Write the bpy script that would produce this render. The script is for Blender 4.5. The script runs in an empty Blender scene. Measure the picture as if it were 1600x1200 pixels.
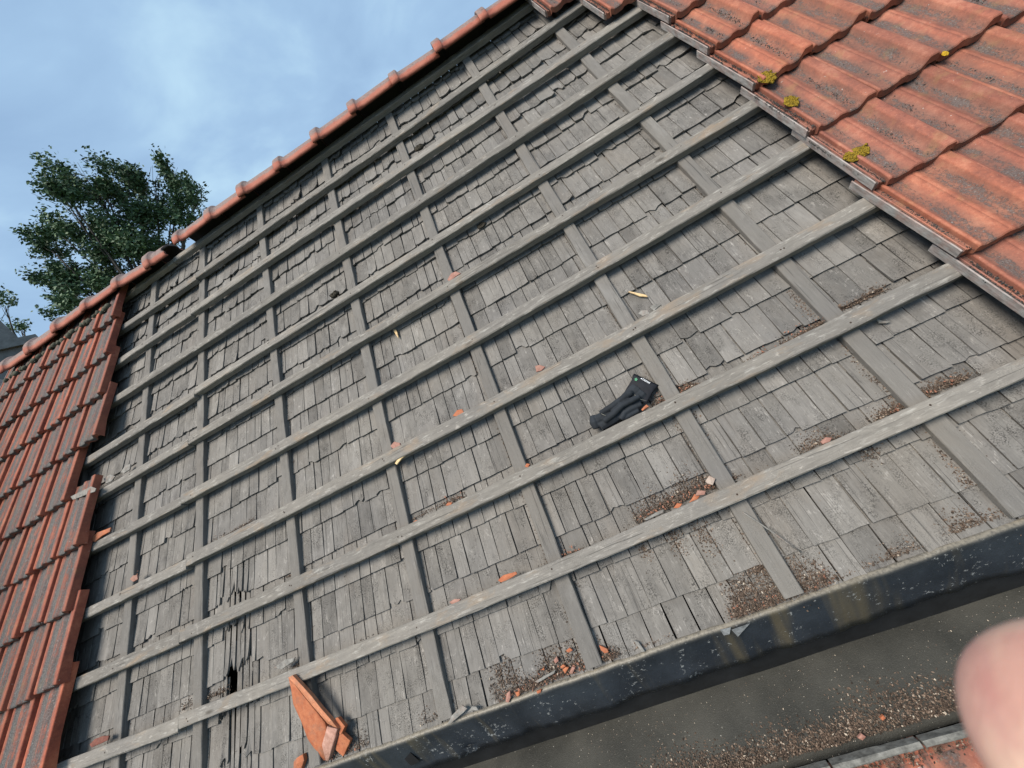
import bpy, bmesh, math, random
from mathutils import Vector, Matrix, noise, geometry
random.seed(7)
S = bpy.context.scene
COL = S.collection
rad = math.radians

# ------------------------------------------------------------------ frame of the roof
PITCH = rad(45)
H0 = 4.2                       # height of the roof line v=0 above the ground
cp, sp = math.cos(PITCH), math.sin(PITCH)
ROOF = Matrix(((1, 0, 0, 0), (0, cp, -sp, 0), (0, sp, cp, H0), (0, 0, 0, 1)))   # (u along eaves, v up the slope, n out)
CAM_H = 1.41                   # camera height over the roof plane
FPX = 594.84
CR = Matrix(((0.87165016, -0.3452911, -0.34785062),
             (0.45618451, 0.83106264, 0.31816753),
             (0.17922524, -0.43601484, 0.88191234)))     # roof axes seen from the camera

def ray(px, py):
    d = Vector(((px - 800) / FPX, -(py - 600) / FPX, -1))
    return CR.transposed() @ d

def at(px, py, z=0.0):
    """point of the photograph on the plane n = z of the roof, in roof coordinates"""
    q = ray(px, py)
    t = (CAM_H - z) / -q.z
    return Vector((q.x * t, q.y * t, z))

def project(p):
    c = CR @ Vector((p[0], p[1], p[2] - CAM_H))
    return (800 + FPX * c.x / -c.z, 600 - FPX * c.y / -c.z)

# ------------------------------------------------------------------ camera, sky, sun
cam = bpy.data.cameras.new('camera')
cam.sensor_width = 36
cam.lens = FPX * 36 / 1600
cam.clip_start = 0.004
cam.clip_end = 2000
cam.dof.use_dof = True
cam.dof.focus_distance = 2.0
cam.dof.aperture_fstop = 18
camo = bpy.data.objects.new('camera', cam)
COL.objects.link(camo)
S.camera = camo
M3 = ROOF.to_3x3() @ CR.transposed()
CAMW = ROOF @ Vector((0, 0, CAM_H))
camo.matrix_world = Matrix.Translation(CAMW) @ M3.to_4x4()

W = bpy.data.worlds.new('World')
S.world = W
W.use_nodes = True
SUN_EL, SUN_AZ = rad(56), rad(-140)       # azimuth from +y towards +x
nt = W.node_tree
nt.nodes.clear()
def N(nt, t, **k):
    n = nt.nodes.new(t)
    for a, b in k.items():
        setattr(n, a, b)
    return n
out = N(nt, 'ShaderNodeOutputWorld')
bg = N(nt, 'ShaderNodeBackground')
bg.inputs['Strength'].default_value = 0.078
sky = N(nt, 'ShaderNodeTexSky', sky_type='NISHITA', sun_disc=False)
sky.sun_elevation = SUN_EL
sky.sun_rotation = SUN_AZ
sky.dust_density = 1.5
tc = N(nt, 'ShaderNodeTexCoord')
# clouds on a flat layer: direction divided by height
sep = N(nt, 'ShaderNodeSeparateXYZ')
nt.links.new(tc.outputs['Generated'], sep.inputs[0])
mx = N(nt, 'ShaderNodeMath', operation='MAXIMUM'); mx.inputs[1].default_value = 0.02
nt.links.new(sep.outputs['Z'], mx.inputs[0])
ad = N(nt, 'ShaderNodeMath', operation='ADD'); ad.inputs[1].default_value = 0.22
nt.links.new(mx.outputs[0], ad.inputs[0])
cmb = N(nt, 'ShaderNodeCombineXYZ')
for i, ax in enumerate('XY'):
    dv = N(nt, 'ShaderNodeMath', operation='DIVIDE')
    nt.links.new(sep.outputs[ax], dv.inputs[0]); nt.links.new(ad.outputs[0], dv.inputs[1])
    nt.links.new(dv.outputs[0], cmb.inputs[i])
cn = N(nt, 'ShaderNodeTexNoise'); cn.inputs['Scale'].default_value = 2.3; cn.inputs['Detail'].default_value = 7
cn.inputs['Roughness'].default_value = 0.5; cn.inputs['Distortion'].default_value = 0.25
nt.links.new(cmb.outputs[0], cn.inputs['Vector'])
cr = N(nt, 'ShaderNodeValToRGB')
e = cr.color_ramp.elements
e[0].position = 0.38; e[0].color = (2.85, 4.35, 6.4, 1)
e[1].position = 0.68; e[1].color = (4.7, 6.75, 8.3, 1)
m_ = cr.color_ramp.elements.new(0.52); m_.color = (3.4, 5.1, 7.15, 1)
nt.links.new(cn.outputs['Fac'], cr.inputs[0])
mixc = N(nt, 'ShaderNodeMix', data_type='RGBA'); mixc.inputs['Factor'].default_value = 0.9
nt.links.new(sky.outputs[0], mixc.inputs[6]); nt.links.new(cr.outputs[0], mixc.inputs[7])
nt.links.new(mixc.outputs[2], bg.inputs['Color'])
nt.links.new(bg.outputs[0], out.inputs[0])

sl = bpy.data.lights.new('sun', 'SUN')
sl.energy = 3.8
sl.angle = rad(28)
sl.color = (1.0, 0.91, 0.79)
so = bpy.data.objects.new('sun', sl)
COL.objects.link(so)
sd = Vector((math.sin(SUN_AZ) * math.cos(SUN_EL), math.cos(SUN_AZ) * math.cos(SUN_EL), math.sin(SUN_EL)))
so.rotation_euler = sd.to_track_quat('Z', 'Y').to_euler()
S.view_settings.view_transform = 'Standard'
S.view_settings.look = 'None'
S.view_settings.exposure = 0.62
S.view_settings.gamma = 1
S.view_settings.use_curve_mapping = False

# ------------------------------------------------------------------ mesh helpers
class MB:
    def __init__(s):
        s.v = []; s.f = []; s.tc = []; s.tint = []; s.sm = []
    def vert(s, p, t=(0, 0, 0), c=(0.5, 0.5, 0.5)):
        s.v.append(tuple(p)); s.tc.append(tuple(t)); s.tint.append(tuple(c))
        return len(s.v) - 1
    def face(s, idx, smooth=False):
        s.f.append(tuple(idx)); s.sm.append(smooth)
    def mesh(s, name):
        me = bpy.data.meshes.new(name)
        me.from_pydata(s.v, [], s.f)
        a = me.attributes.new('tc', 'FLOAT_VECTOR', 'POINT')
        a.data.foreach_set('vector', [x for t in s.tc for x in t])
        b = me.attributes.new('tint', 'FLOAT_VECTOR', 'POINT')
        b.data.foreach_set('vector', [x for t in s.tint for x in t])
        me.polygons.foreach_set('use_smooth', s.sm)
        me.update()
        return me

def obj(name, me, mat=None, parent=None, loc=None):
    if isinstance(me, MB):
        me = me.mesh(name)
    if mat is not None and len(me.materials) == 0:
        me.materials.append(mat)
    o = bpy.data.objects.new(name, me)
    COL.objects.link(o)
    if parent is not None:
        o.parent = parent
    if loc is not None:
        o.location = loc
    return o

def tag(o, label=None, cat=None, group=None, kind=None):
    for k, x in (('label', label), ('category', cat), ('group', group), ('kind', kind)):
        if x:
            o[k] = x
    return o

def thing(name, label, cat, base=(0, 0, 0), group=None, roof=True):
    o = bpy.data.objects.new(name, None)
    o.empty_display_size = 0.05
    COL.objects.link(o)
    o.matrix_world = (ROOF if roof else Matrix.Identity(4)) @ Matrix.Translation(base)
    return tag(o, label, cat, group)

def on_roof(o, base=(0, 0, 0)):
    o.matrix_world = ROOF @ Matrix.Translation(base)
    return o

def nz(*a):
    return noise.noise(Vector(a))

# ------------------------------------------------------------------ material helpers
class Mat:
    def __init__(s, name, rough=0.8):
        s.m = bpy.data.materials.new(name)
        s.m.use_nodes = True
        s.t = s.m.node_tree
        s.b = s.t.nodes['Principled BSDF']
        s.b.inputs['Roughness'].default_value = rough
        s.b.inputs['Specular IOR Level'].default_value = 0.3
    def link(s, a, b):
        s.t.links.new(a, b)
    def coord(s, kind='Object'):
        return N(s.t, 'ShaderNodeTexCoord').outputs[kind]
    def attr(s, name, o='Vector'):
        n = N(s.t, 'ShaderNodeAttribute'); n.attribute_name = name
        return n.outputs[o]
    def rnd(s):
        return N(s.t, 'ShaderNodeObjectInfo').outputs['Random']
    def scale(s, v, xyz, off=None):
        n = N(s.t, 'ShaderNodeVectorMath', operation='MULTIPLY')
        s.link(v, n.inputs[0]); n.inputs[1].default_value = xyz
        return n.outputs[0]
    def vadd(s, v, sc, xyz=(17.0, 31.0, 53.0)):
        c = N(s.t, 'ShaderNodeVectorMath', operation='SCALE'); c.inputs[0].default_value = xyz
        s.link(sc, c.inputs['Scale'])
        n = N(s.t, 'ShaderNodeVectorMath', operation='ADD')
        s.link(v, n.inputs[0]); s.link(c.outputs[0], n.inputs[1])
        return n.outputs[0]
    def noise(s, v, scale, detail=4, rough=0.6, dist=0.0):
        n = N(s.t, 'ShaderNodeTexNoise')
        n.inputs['Scale'].default_value = scale; n.inputs['Detail'].default_value = detail
        n.inputs['Roughness'].default_value = rough; n.inputs['Distortion'].default_value = dist
        s.link(v, n.inputs['Vector'])
        return n.outputs['Fac']
    def voro(s, v, scale, feat='F1'):
        n = N(s.t, 'ShaderNodeTexVoronoi', feature=feat)
        n.inputs['Scale'].default_value = scale
        s.link(v, n.inputs['Vector'])
        return n.outputs['Distance']
    def ramp(s, f, pts):
        n = N(s.t, 'ShaderNodeValToRGB')
        r = n.color_ramp
        for i, (p, c) in enumerate(pts):
            if isinstance(c, (int, float)):
                c = (c, c, c)
            el = r.elements[i] if i < 2 else r.elements.new(p)
            el.position = p; el.color = (*c, 1)
        s.link(f, n.inputs[0])
        return n.outputs[0]
    def math(s, op, a, b):
        n = N(s.t, 'ShaderNodeMath', operation=op)
        for i, x in enumerate((a, b)):
            if isinstance(x, (int, float)):
                n.inputs[i].default_value = x
            else:
                s.link(x, n.inputs[i])
        return n.outputs[0]
    def mix(s, f, a, b, mode='MIX'):
        n = N(s.t, 'ShaderNodeMix', data_type='RGBA', blend_type=mode)
        for i, x in ((0, f), (6, a), (7, b)):
            if isinstance(x, (int, float)):
                n.inputs[i].default_value = x
            elif isinstance(x, tuple):
                n.inputs[i].default_value = (*x, 1)
            else:
                s.link(x, n.inputs[i])
        return n.outputs[2]
    def sepx(s, v, ax):
        n = N(s.t, 'ShaderNodeSeparateXYZ'); s.link(v, n.inputs[0])
        return n.outputs[ax]
    def color(s, c):
        if isinstance(c, tuple):
            s.b.inputs['Base Color'].default_value = (*c, 1)
        else:
            s.link(c, s.b.inputs['Base Color'])
    def bump(s, h, strength=0.4, dist=0.003):
        n = N(s.t, 'ShaderNodeBump')
        n.inputs['Strength'].default_value = strength; n.inputs['Distance'].default_value = dist
        s.link(h, n.inputs['Height']); s.link(n.outputs[0], s.b.inputs['Normal'])

def wood_material(name, lo, hi, along, scuff=0.5, dark=0.6, warm=(1.0, 0.985, 0.96)):
    """weathered grey timber; 'tc' carries (across, along, seed) in metres"""
    m = Mat(name, 0.85)
    t = m.attr('tc'); tint = m.attr('tint')
    tone = m.sepx(tint, 0)
    grain = m.noise(m.scale(t, (60, 5, 1)), 1.0, 5, 0.65, 0.6)
    fine = m.noise(m.scale(t, (420, 22, 1)), 1.0, 3, 0.6)
    o = m.coord('Object')
    blot = m.noise(o, 2.2, 4, 0.6)
    mott = m.noise(m.scale(t, (34, 20, 1)), 1.0, 5, 0.7)
    c = m.ramp(m.math('ADD', m.math('MULTIPLY', grain, 0.35), m.math('ADD', m.math('MULTIPLY', fine, 0.25), m.math('MULTIPLY', mott, 0.4))), [(0.3, lo), (0.7, hi)])
    c = m.mix(1.0, c, m.ramp(tone, [(0.0, 0.66), (1.0, 1.3)]), 'MULTIPLY')
    c = m.mix(1.0, c, m.ramp(blot, [(0.3, (0.84, 0.85, 0.87)), (0.7, (1.1, 1.09, 1.06))]), 'MULTIPLY')
    # pale scuffed wood
    sc = m.ramp(m.math('MULTIPLY', m.noise(m.scale(t, (30, 17, 1)), 1.0, 4, 0.65, 1.6), m.math('ADD', fine, 0.55)), [(0.64, 0.0), (0.8, 1.0)])
    c = m.mix(m.math('MULTIPLY', sc, scuff), c, tuple(min(1, x * 1.75) for x in hi))
    if along == 'u':
        pt = m.noise(m.scale(t, (16, 5, 1)), 1.0, 4, 0.65, 0.5)
        c = m.mix(m.math('MULTIPLY', m.ramp(pt, [(0.56, 0.0), (0.7, 1.0)]), 0.5), c, (0.26, 0.185, 0.12))
        c = m.mix(m.math('MULTIPLY', m.ramp(pt, [(0.3, 1.0), (0.42, 0.0)]), 0.5), c, (0.12, 0.112, 0.10))
        wp = m.noise(m.scale(t, (75, 14, 1)), 1.0, 4, 0.7, 0.1)
        c = m.mix(m.math('MULTIPLY', m.ramp(wp, [(0.56, 0.0), (0.72, 1.0)]), 0.5), c, (0.46, 0.445, 0.41))
        kn = m.voro(m.scale(t, (9, 3.2, 1)), 1.0)
        c = m.mix(m.ramp(kn, [(0.045, 0.75), (0.10, 0.0)]), c, (0.06, 0.05, 0.04))
    # dark lichen specks and soot
    if along == 'v':
        ws = m.noise(m.scale(o, (5, 1.6, 1)), 1.0, 5, 0.7, 0.5)
        c = m.mix(m.math('MULTIPLY', m.ramp(ws, [(0.52, 0.0), (0.68, 1.0)]), 0.38), c, (0.135, 0.116, 0.098))
        c = m.mix(m.math('MULTIPLY', m.ramp(ws, [(0.30, 1.0), (0.43, 0.0)]), 0.35), c, (0.30, 0.29, 0.275))
    spk = m.math('MULTIPLY', m.ramp(m.noise(t, 260, 3, 0.7), [(0.47, 0.0), (0.58, 1.0)]), m.ramp(m.math('ADD', m.math('MULTIPLY', mott, 0.6), m.math('MULTIPLY', m.noise(o, 9, 4, 0.65), 0.4)), [(0.46, 0.0), (0.6, 1.0)]))
    gr = m.ramp(m.sepx(tint, 1), [(0.0, 0.45), (0.6, 0.8), (0.85, 1.0), (1.0, 1.0)])
    c = m.mix(m.math('MULTIPLY', m.math('MULTIPLY', spk, dark), gr), c, (0.022, 0.021, 0.02))
    soot = m.ramp(m.math('ADD', m.math('MULTIPLY', m.noise(m.scale(t, (22, 11, 1)), 1.0, 4, 0.7), 0.6), m.math('MULTIPLY', m.sepx(tint, 1), 0.22)), [(0.40, 0.0), (0.58, 1.0)])
    c = m.mix(m.math('MULTIPLY', soot, 0.42 if along == 'v' else 0.15), c, (0.05, 0.047, 0.044))
    crk = m.ramp(m.noise(m.scale(t, (170, 3.5, 1)), 1.0, 2, 0.5, 0.8), [(0.28, 1.0), (0.35, 0.0)])
    c = m.mix(m.math('MULTIPLY', crk, 0.55), c, (0.04, 0.038, 0.036))
    m.color(c)
    h = m.math('ADD', m.math('MULTIPLY', grain, 0.7), m.math('SUBTRACT', m.math('MULTIPLY', fine, 0.35), m.math('MULTIPLY', spk, -0.25)))
    h = m.math('SUBTRACT', h, m.math('MULTIPLY', crk, 0.7))
    m.bump(h, 0.55, 0.004)
    return m.m

M_SHINGLE = wood_material('weathered_shingle_wood', (0.120, 0.113, 0.105), (0.230, 0.217, 0.202), 'v', 0.55, 1.0)
M_BATTEN = wood_material('weathered_batten_wood', (0.122, 0.113, 0.103), (0.25, 0.233, 0.211), 'u', 0.6, 0.35)
M_STRIP = wood_material('weathered_counter_batten_wood', (0.124, 0.116, 0.107), (0.185, 0.175, 0.163), 'v', 0.2, 0.25)

def tile_material(name, base, dark, light, lichen, left=False):
    m = Mat(name, 0.78)
    o = m.coord('Object'); r = m.rnd()
    p = m.vadd(o, r)
    n1 = m.noise(p, 9, 5, 0.65)
    n2 = m.noise(p, 60, 5, 0.7)
    c = m.ramp(m.math('ADD', m.math('MULTIPLY', n1, 0.65), m.math('MULTIPLY', n2, 0.35)), [(0.32, dark), (0.5, base), (0.68, light)])
    c = m.mix(1.0, c, m.ramp(r, [(0.0, (0.74, 0.74, 0.78)), (0.35, (0.98, 1.0, 1.03)), (0.7, (1.05, 1.05, 1.0)), (1.0, (1.2, 1.1, 1.0))]), 'MULTIPLY')
    c = m.mix(m.math('MULTIPLY', m.ramp(m.math('FRACT', m.math('MULTIPLY', r, 7.31), 0.0), [(0.45, 0.0), (1.0, 1.0)]), 0.38), c, (0.165, 0.075, 0.05))
    pit = m.ramp(m.noise(p, 330, 3, 0.7), [(0.30, 1.0), (0.42, 0.0)])
    c = m.mix(m.math('MULTIPLY', pit, 0.55), c, (0.07, 0.04, 0.03))
    lt2 = m.ramp(m.noise(p, 150, 3, 0.7), [(0.58, 0.0), (0.72, 1.0)])
    c = m.mix(m.math('MULTIPLY', lt2, 0.3), c, (0.47, 0.24, 0.16))
    # grime: lies in the two troughs and along the tail
    prof = m.sepx(m.attr('tint'), 0)          # 1 in the troughs
    big = m.noise(m.scale(p, (1, 0.35, 1)), 26, 5, 0.7)
    med = m.noise(p, 130, 4, 0.75)
    film = m.ramp(m.math('ADD', m.math('MULTIPLY', prof, 0.42), m.math('MULTIPLY', big, 0.62)), [(0.42, 0.0), (0.78, 1.0)])
    c = m.mix(m.math('MULTIPLY', film, 0.66 if not left else 0.75), c, (0.105, 0.075, 0.062) if not left else (0.075, 0.068, 0.066))
    if left:
        pan = m.sepx(m.attr('tint'), 2)
        stk = m.noise(m.scale(p, (1, 0.22, 1)), 34, 5, 0.7, 0.4)
        gp = m.math('MULTIPLY', pan, m.ramp(m.math('ADD', m.math('MULTIPLY', stk, 0.75), m.math('MULTIPLY', n2, 0.3)), [(0.41, 0.0), (0.55, 1.0)]))
        c = m.mix(m.math('MULTIPLY', gp, 0.9), c, m.ramp(m.noise(p, 190, 3, 0.7), [(0.3, (0.035, 0.034, 0.036)), (0.6, (0.105, 0.098, 0.094)), (0.74, (0.3, 0.3, 0.29))]))
    g = m.math('ADD', m.math('MULTIPLY', prof, 0.30), m.math('MULTIPLY', big, 0.45))
    g = m.math('ADD', g, m.math('MULTIPLY', med, 0.42))
    lm = m.ramp(g, [(0.71 if not left else 0.60, 0.0), (0.77 if not left else 0.68, 1.0)])
    grey = m.ramp(m.noise(p, 240, 3, 0.7), [(0.3, (0.03, 0.03, 0.032)), (0.62, (0.12, 0.118, 0.115)), (0.74, (0.4, 0.39, 0.37))])
    c = m.mix(m.math('MULTIPLY', lm, lichen), c, grey)
    och = m.ramp(m.noise(p, 15, 3, 0.6), [(0.58, 0.0), (0.75, 1.0)])
    c = m.mix(m.math('MULTIPLY', och, 0.28), c, (0.2, 0.15, 0.06))
    # small pale flecks
    fl = m.ramp(m.noise(p, 95, 2, 0.5), [(0.74, 0.0), (0.77, 1.0)])
    c = m.mix(m.math('MULTIPLY', fl, 0.55), c, (0.5, 0.48, 0.44))
    # grey weathered flange (green channel of tint)
    fg = m.sepx(m.attr('tint'), 1)
    c = m.mix(m.math('MULTIPLY', m.math('MULTIPLY', fg, 1.0), m.ramp(m.noise(p, 30, 4, 0.6), [(0.25, 0.6), (0.6, 1.0)])), c,
              m.ramp(m.noise(m.scale(p, (1, 0.2, 1)), 90, 4, 0.7), [(0.3, (0.13, 0.125, 0.12)), (0.65, (0.36, 0.35, 0.34))]))
    m.color(c)
    h = m.math('ADD', m.math('MULTIPLY', n2, 0.4), m.math('MULTIPLY', m.math('MULTIPLY', lm, med), 1.2))
    m.bump(h, 0.5, 0.005)
    return m.m

M_TILE = tile_material('clay_tile', (0.285, 0.097, 0.062), (0.15, 0.056, 0.042), (0.42, 0.18, 0.118), 0.65)
M_TILE_OLD = tile_material('grimy_clay_tile', (0.28, 0.078, 0.046), (0.155, 0.045, 0.032), (0.40, 0.135, 0.078), 0.95, True)

def clay(name, a, b):
    m = Mat(name, 0.8)
    p = m.vadd(m.coord('Object'), m.rnd())
    n = m.noise(p, 45, 5, 0.7)
    c = m.ramp(n, [(0.3, a), (0.7, b)])
    c = m.mix(m.ramp(m.noise(p, 260, 3, 0.7), [(0.30, 0.6), (0.42, 0.0)]), c, tuple(x * .3 for x in a))
    c = m.mix(m.ramp(m.noise(p, 22, 4, 0.7), [(0.5, 0.0), (0.68, 0.55)]), c, (0.2, 0.12, 0.085))
    m.color(c)
    m.bump(n, 0.6, 0.004)
    return m.m
M_CLAY = clay('broken_clay', (0.30, 0.085, 0.038), (0.42, 0.155, 0.075))
M_CLAY_PINK = clay('pink_clay', (0.24, 0.11, 0.085), (0.35, 0.2, 0.16))
M_CLAY_DARK = clay('dark_red_clay', (0.10, 0.035, 0.028), (0.20, 0.07, 0.05))
M_PALE = clay('pale_pink_wood', (0.26, 0.2, 0.165), (0.4, 0.33, 0.28))
M_SPLINTER = clay('fresh_split_wood', (0.48, 0.33, 0.16), (0.68, 0.52, 0.3))
M_DEBRIS_WOOD = clay('grey_wood_scrap', (0.10, 0.097, 0.09), (0.28, 0.27, 0.25))

def plain(name, c, rough=0.8, var=0.25, sc=20, spec=0.3):
    m = Mat(name, rough)
    n = m.noise(m.coord('Object'), sc, 5, 0.65)
    m.color(m.ramp(n, [(0.3, tuple(x * (1 - var) for x in c)), (0.7, tuple(x * (1 + var) for x in c))]))
    m.bump(n, 0.3, 0.004)
    m.b.inputs['Specular IOR Level'].default_value = spec
    return m.m

M_RIDGE = None
def ridge_material():
    m = Mat('ridge_clay', 0.75)
    o = m.coord('Object'); r = m.rnd(); p = m.vadd(o, r)
    n1 = m.noise(p, 12, 5, 0.65); n2 = m.noise(p, 90, 4, 0.7)
    c = m.ramp(n1, [(0.3, (0.28, 0.082, 0.055)), (0.7, (0.40, 0.148, 0.1))])
    top = m.sepx(m.attr('tint'), 0)
    g = m.ramp(m.math('ADD', m.math('MULTIPLY', top, 0.7), m.math('MULTIPLY', n1, 0.3)), [(0.55, 0.0), (0.66, 1.0)])
    c = m.mix(m.math('MULTIPLY', g, 0.85), c, m.ramp(n2, [(0.3, (0.10, 0.085, 0.08)), (0.7, (0.24, 0.21, 0.2))]))
    sp_ = m.ramp(n2, [(0.6, 0.0), (0.7, 1.0)])
    c = m.mix(m.math('MULTIPLY', sp_, 0.5), c, (0.07, 0.05, 0.045))
    c = m.mix(m.sepx(m.attr('tint'), 1), c, (0.022, 0.018, 0.016))  # inner face painted near-black: shade under the ridge put into the colour
    m.color(c); m.bump(n2, 0.4, 0.004)
    return m.m
M_RIDGE = ridge_material()

# ------------------------------------------------------------------ ground and house body
g = MB()
for x, y in ((-400, -400), (400, -400), (400, 400), (-400, 400)):
    g.vert((x, y, 0))
g.face((0, 1, 2, 3))
gm = Mat('grass_ground', 0.9)
gm.color(gm.ramp(gm.noise(gm.coord('Object'), 0.6, 6, 0.7), [(0.3, (0.045, 0.065, 0.025)), (0.7, (0.09, 0.11, 0.05))]))
tag(obj('ground', g, gm.m), kind='structure')

# ================================================================== THE ROOF
roof = thing('tiled_house_roof', 'old house roof stripped to grey wooden shingles and battens, red clay tiles left at both ends', 'roof')
GAUGE = 0.3226
APEX = 2.945

def boxmb(mb, lo, hi, seed=0, ax=0, tone=0.5):
    """box; tc = (across, along, seed) with 'along' the axis ax"""
    ids = []
    oth = [i for i in range(3) if i != ax]
    for k in range(8):
        p = [hi[i] if (k >> i) & 1 else lo[i] for i in range(3)]
        ids.append(mb.vert(p, (p[oth[0]] + p[oth[1]], p[ax], seed), (tone, seed, 0)))
    for f in ((0, 2, 3, 1), (4, 5, 7, 6), (0, 1, 5, 4), (2, 6, 7, 3), (0, 4, 6, 2), (1, 3, 7, 5)):
        mb.face([ids[i] for i in f])

# rafters and dark boarding below the shingles
deckm = plain('dark_roof_boarding', (0.03, 0.028, 0.026), 0.9)
mb = MB()
boxmb(mb, (-4.3, -0.34, -0.16), (4.2, APEX - 0.002, -0.13))
obj('boarding', mb, deckm, roof)
mb = MB()
boxmb(mb, (-4.3, APEX - 0.03, -4.0), (4.2, APEX, -0.163))       # back slope, out of sight
obj('rear_slope', mb, M_TILE_OLD, roof)
mb = MB()
boxmb(mb, (-4.3, APEX - 0.022, -0.129), (4.2, APEX - 0.0005, -0.0015))
obj('light_stop_board', mb, deckm, roof)  # unseen board added to stop light leaking in at the apex
# gable and eaves walls of the house
hw = MB()
boxmb(hw, (-4.2, 0.35, 0.02), (4.1, 0.6, H0 - 0.55))
boxmb(hw, (-4.2, 0.6, 0.02), (-3.95, 3.3, H0 - 0.5))
boxmb(hw, (3.85, 0.6, 0.02), (4.1, 3.3, H0 - 0.5))
tag(obj('house_wall', hw, plain('render_wall', (0.32, 0.3, 0.27), 0.9)), 'plain rendered house wall under the stripped roof', 'wall')

# ---- shingles -------------------------------------------------------------
EXPO, LEN, BUTT = 0.1455, 0.292, 0.017
E0 = -0.0605
HOLE = (-1.872, 0.06)
def shingle_z(v):
    k = math.floor((v - E0) / EXPO)
    return BUTT * (1 - (v - (E0 + k * EXPO)) / LEN)

def add_shingle(mb, u0, u1, e, seed, tone, lift, curl, tilt, notch, wob, length=LEN, thick=0.0085):
    NU = 4; NV = 5
    us = [u0 + (u1 - u0) * i / NU for i in range(NU + 1)]
    vs = [0, 0.012, 0.055, 0.11, length]
    skew = random.uniform(-0.004, 0.004)
    top = []
    for j in range(NV):
        row = []
        for i, u in enumerate(us):
            fu = i / NU
            dv = vs[j]
            ed = 0.0
            if j == 0:
                ed = wob * nz(u * 23, e * 7, seed) + notch[i]
            v = min(e + dv + ed * (1 if j == 0 else 0), APEX - 0.004)
            if notch[i] > 0.0 and j in (1, 2) and v < e + notch[i] + 0.004 * j:
                v = e + notch[i] + 0.005 * j
            w = max(0, 1 - (v - e) / 0.12)
            z = BUTT * (1 - (v - e) / LEN) + lift + w * w * (curl * (abs(2 * fu - 1) ** 2) + tilt * (fu - 0.5)) + 0.0009 * nz(u * 60, v * 25, seed)
            if dv > 0.2:
                z = min(z, 0.001)
            uu = u + skew * (0.5 - dv / length)
            # sides are never perfectly straight
            if i in (0, NU):
                uu += 0.0012 * nz(v * 40, seed, i)
            row.append(mb.vert((uu, v, z), (uu + seed * 7.3, v + seed * 3.1, seed), (tone, seed, 0)))
        top.append(row)
    for j in range(NV - 1):
        for i in range(NU):
            mb.face((top[j][i], top[j][i + 1], top[j + 1][i + 1], top[j + 1][i]))
    # butt and the two long edges
    def down(i):
        p = mb.v[i]
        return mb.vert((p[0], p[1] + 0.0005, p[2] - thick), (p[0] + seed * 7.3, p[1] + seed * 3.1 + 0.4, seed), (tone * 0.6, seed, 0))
    b0 = [down(top[0][i]) for i in range(NU + 1)]
    for i in range(NU):
        mb.face((b0[i], b0[i + 1], top[0][i + 1], top[0][i]))
    for side in (0, NU):
        d = [b0[side]] + [down(top[j][side]) for j in range(1, 4)]
        for j in range(3):
            q = (top[j][side], top[j + 1][side], d[j + 1], d[j])
            mb.face(q if side == 0 else q[::-1])

shingles = []
kmin = -2
ncourse = int((APEX - 0.05 - E0) / EXPO) + 1
rs = random.Random(11)
for k in range(kmin, ncourse):
    e = E0 + k * EXPO if k > -2 else -0.3115
    u = -3.25 + rs.uniform(0, 0.05)
    end = 1.42
    wide_end = 1.42
    cz = rs.uniform(-0.003, 0.003)
    while u < end:
        near = max(0, 1 - abs(u - HOLE[0]) / 0.11) * (1 if -0.35 < e < 0.5 else 0)
        wavg = 0.062 + 0.010 * max(0, min(1, (u + 0.6) / 1.4))
        w = max(0.034, rs.gauss(wavg, 0.011))
        if rs.random() < 0.05:
            w *= 1.35
        if near > 0:
            w = rs.uniform(0.018, 0.042)
        seed = rs.random()
        gap = rs.uniform(0.002, 0.0055)
        rough = 1.0 + 1.5 * max(0, min(1, (e - 0.9) / 1.5))          # upper courses are more ragged
        wob = 0.0022 * rough if k > -2 else 0.0005
        ee = e + cz + rs.gauss(0, 0.0017 * rough) + 0.004 * nz(u * 3.1, e * 2, 5)
        lift = rs.uniform(-0.0008, 0.0024) * rough
        curl = rs.choice((0, 0, 0.001, 0.002, 0.003)) * rough
        tilt = rs.gauss(0, 0.0018) * rough
        notch = [0.0] * 5
        r = rs.random() if k > -2 else 1
        if r < 0.05 * rough:
            a = rs.randrange(2)
            dpt = rs.uniform(0.008, 0.03)
            for i in range(5):
                if (i <= 1 + a) == (seed < 0.5):
                    notch[i] = dpt * rs.uniform(0.7, 1.15)
        elif r < 0.08 * rough:
            for i in range(5):
                notch[i] = rs.uniform(0.0, 0.018)
        if rs.random() < 0.02 * rough:
            curl += rs.uniform(0.004, 0.009)
        if near > 0:
            notch = [rs.uniform(0, 0.05) * near * 1.4 for _ in range(5)]
            ee += rs.uniform(-0.01, 0.03)
            curl += rs.uniform(0, 0.006); tilt += rs.uniform(-0.012, 0.012)
            gap += rs.uniform(0, 0.008)
        tone = min(1, max(0, rs.gauss(0.5, 0.13)))
        skip = False
        # the rotten hole: nothing left above the bottom batten there
        if abs(u + w / 2 - HOLE[0]) < 0.022 and -0.26 < e < 0.08 and k in (-1, 0):
            skip = True
        if not skip:
            c = Vector((u + w / 2, ee + 0.07, 0.01))
            hidden = (c.x < -2.82) or (c.x > 1.24)
            q = project(c); q2 = project(c + Vector((w, 0, 0))); q3 = project(c + Vector((0, EXPO, 0)))
            area = abs((q2[0] - q[0]) * (q3[1] - q[1]) - (q2[1] - q[1]) * (q3[0] - q[0]))
            inside = -20 < q[0] < 1620 and -20 < q[1] < 1220
            shingles.append((0 if (hidden or not inside) else area, (u + gap / 2, u + w - gap / 2, ee, seed, tone, lift, curl, tilt, notch, wob)))
        u += w
shingles.sort(key=lambda s: -s[0])
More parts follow.
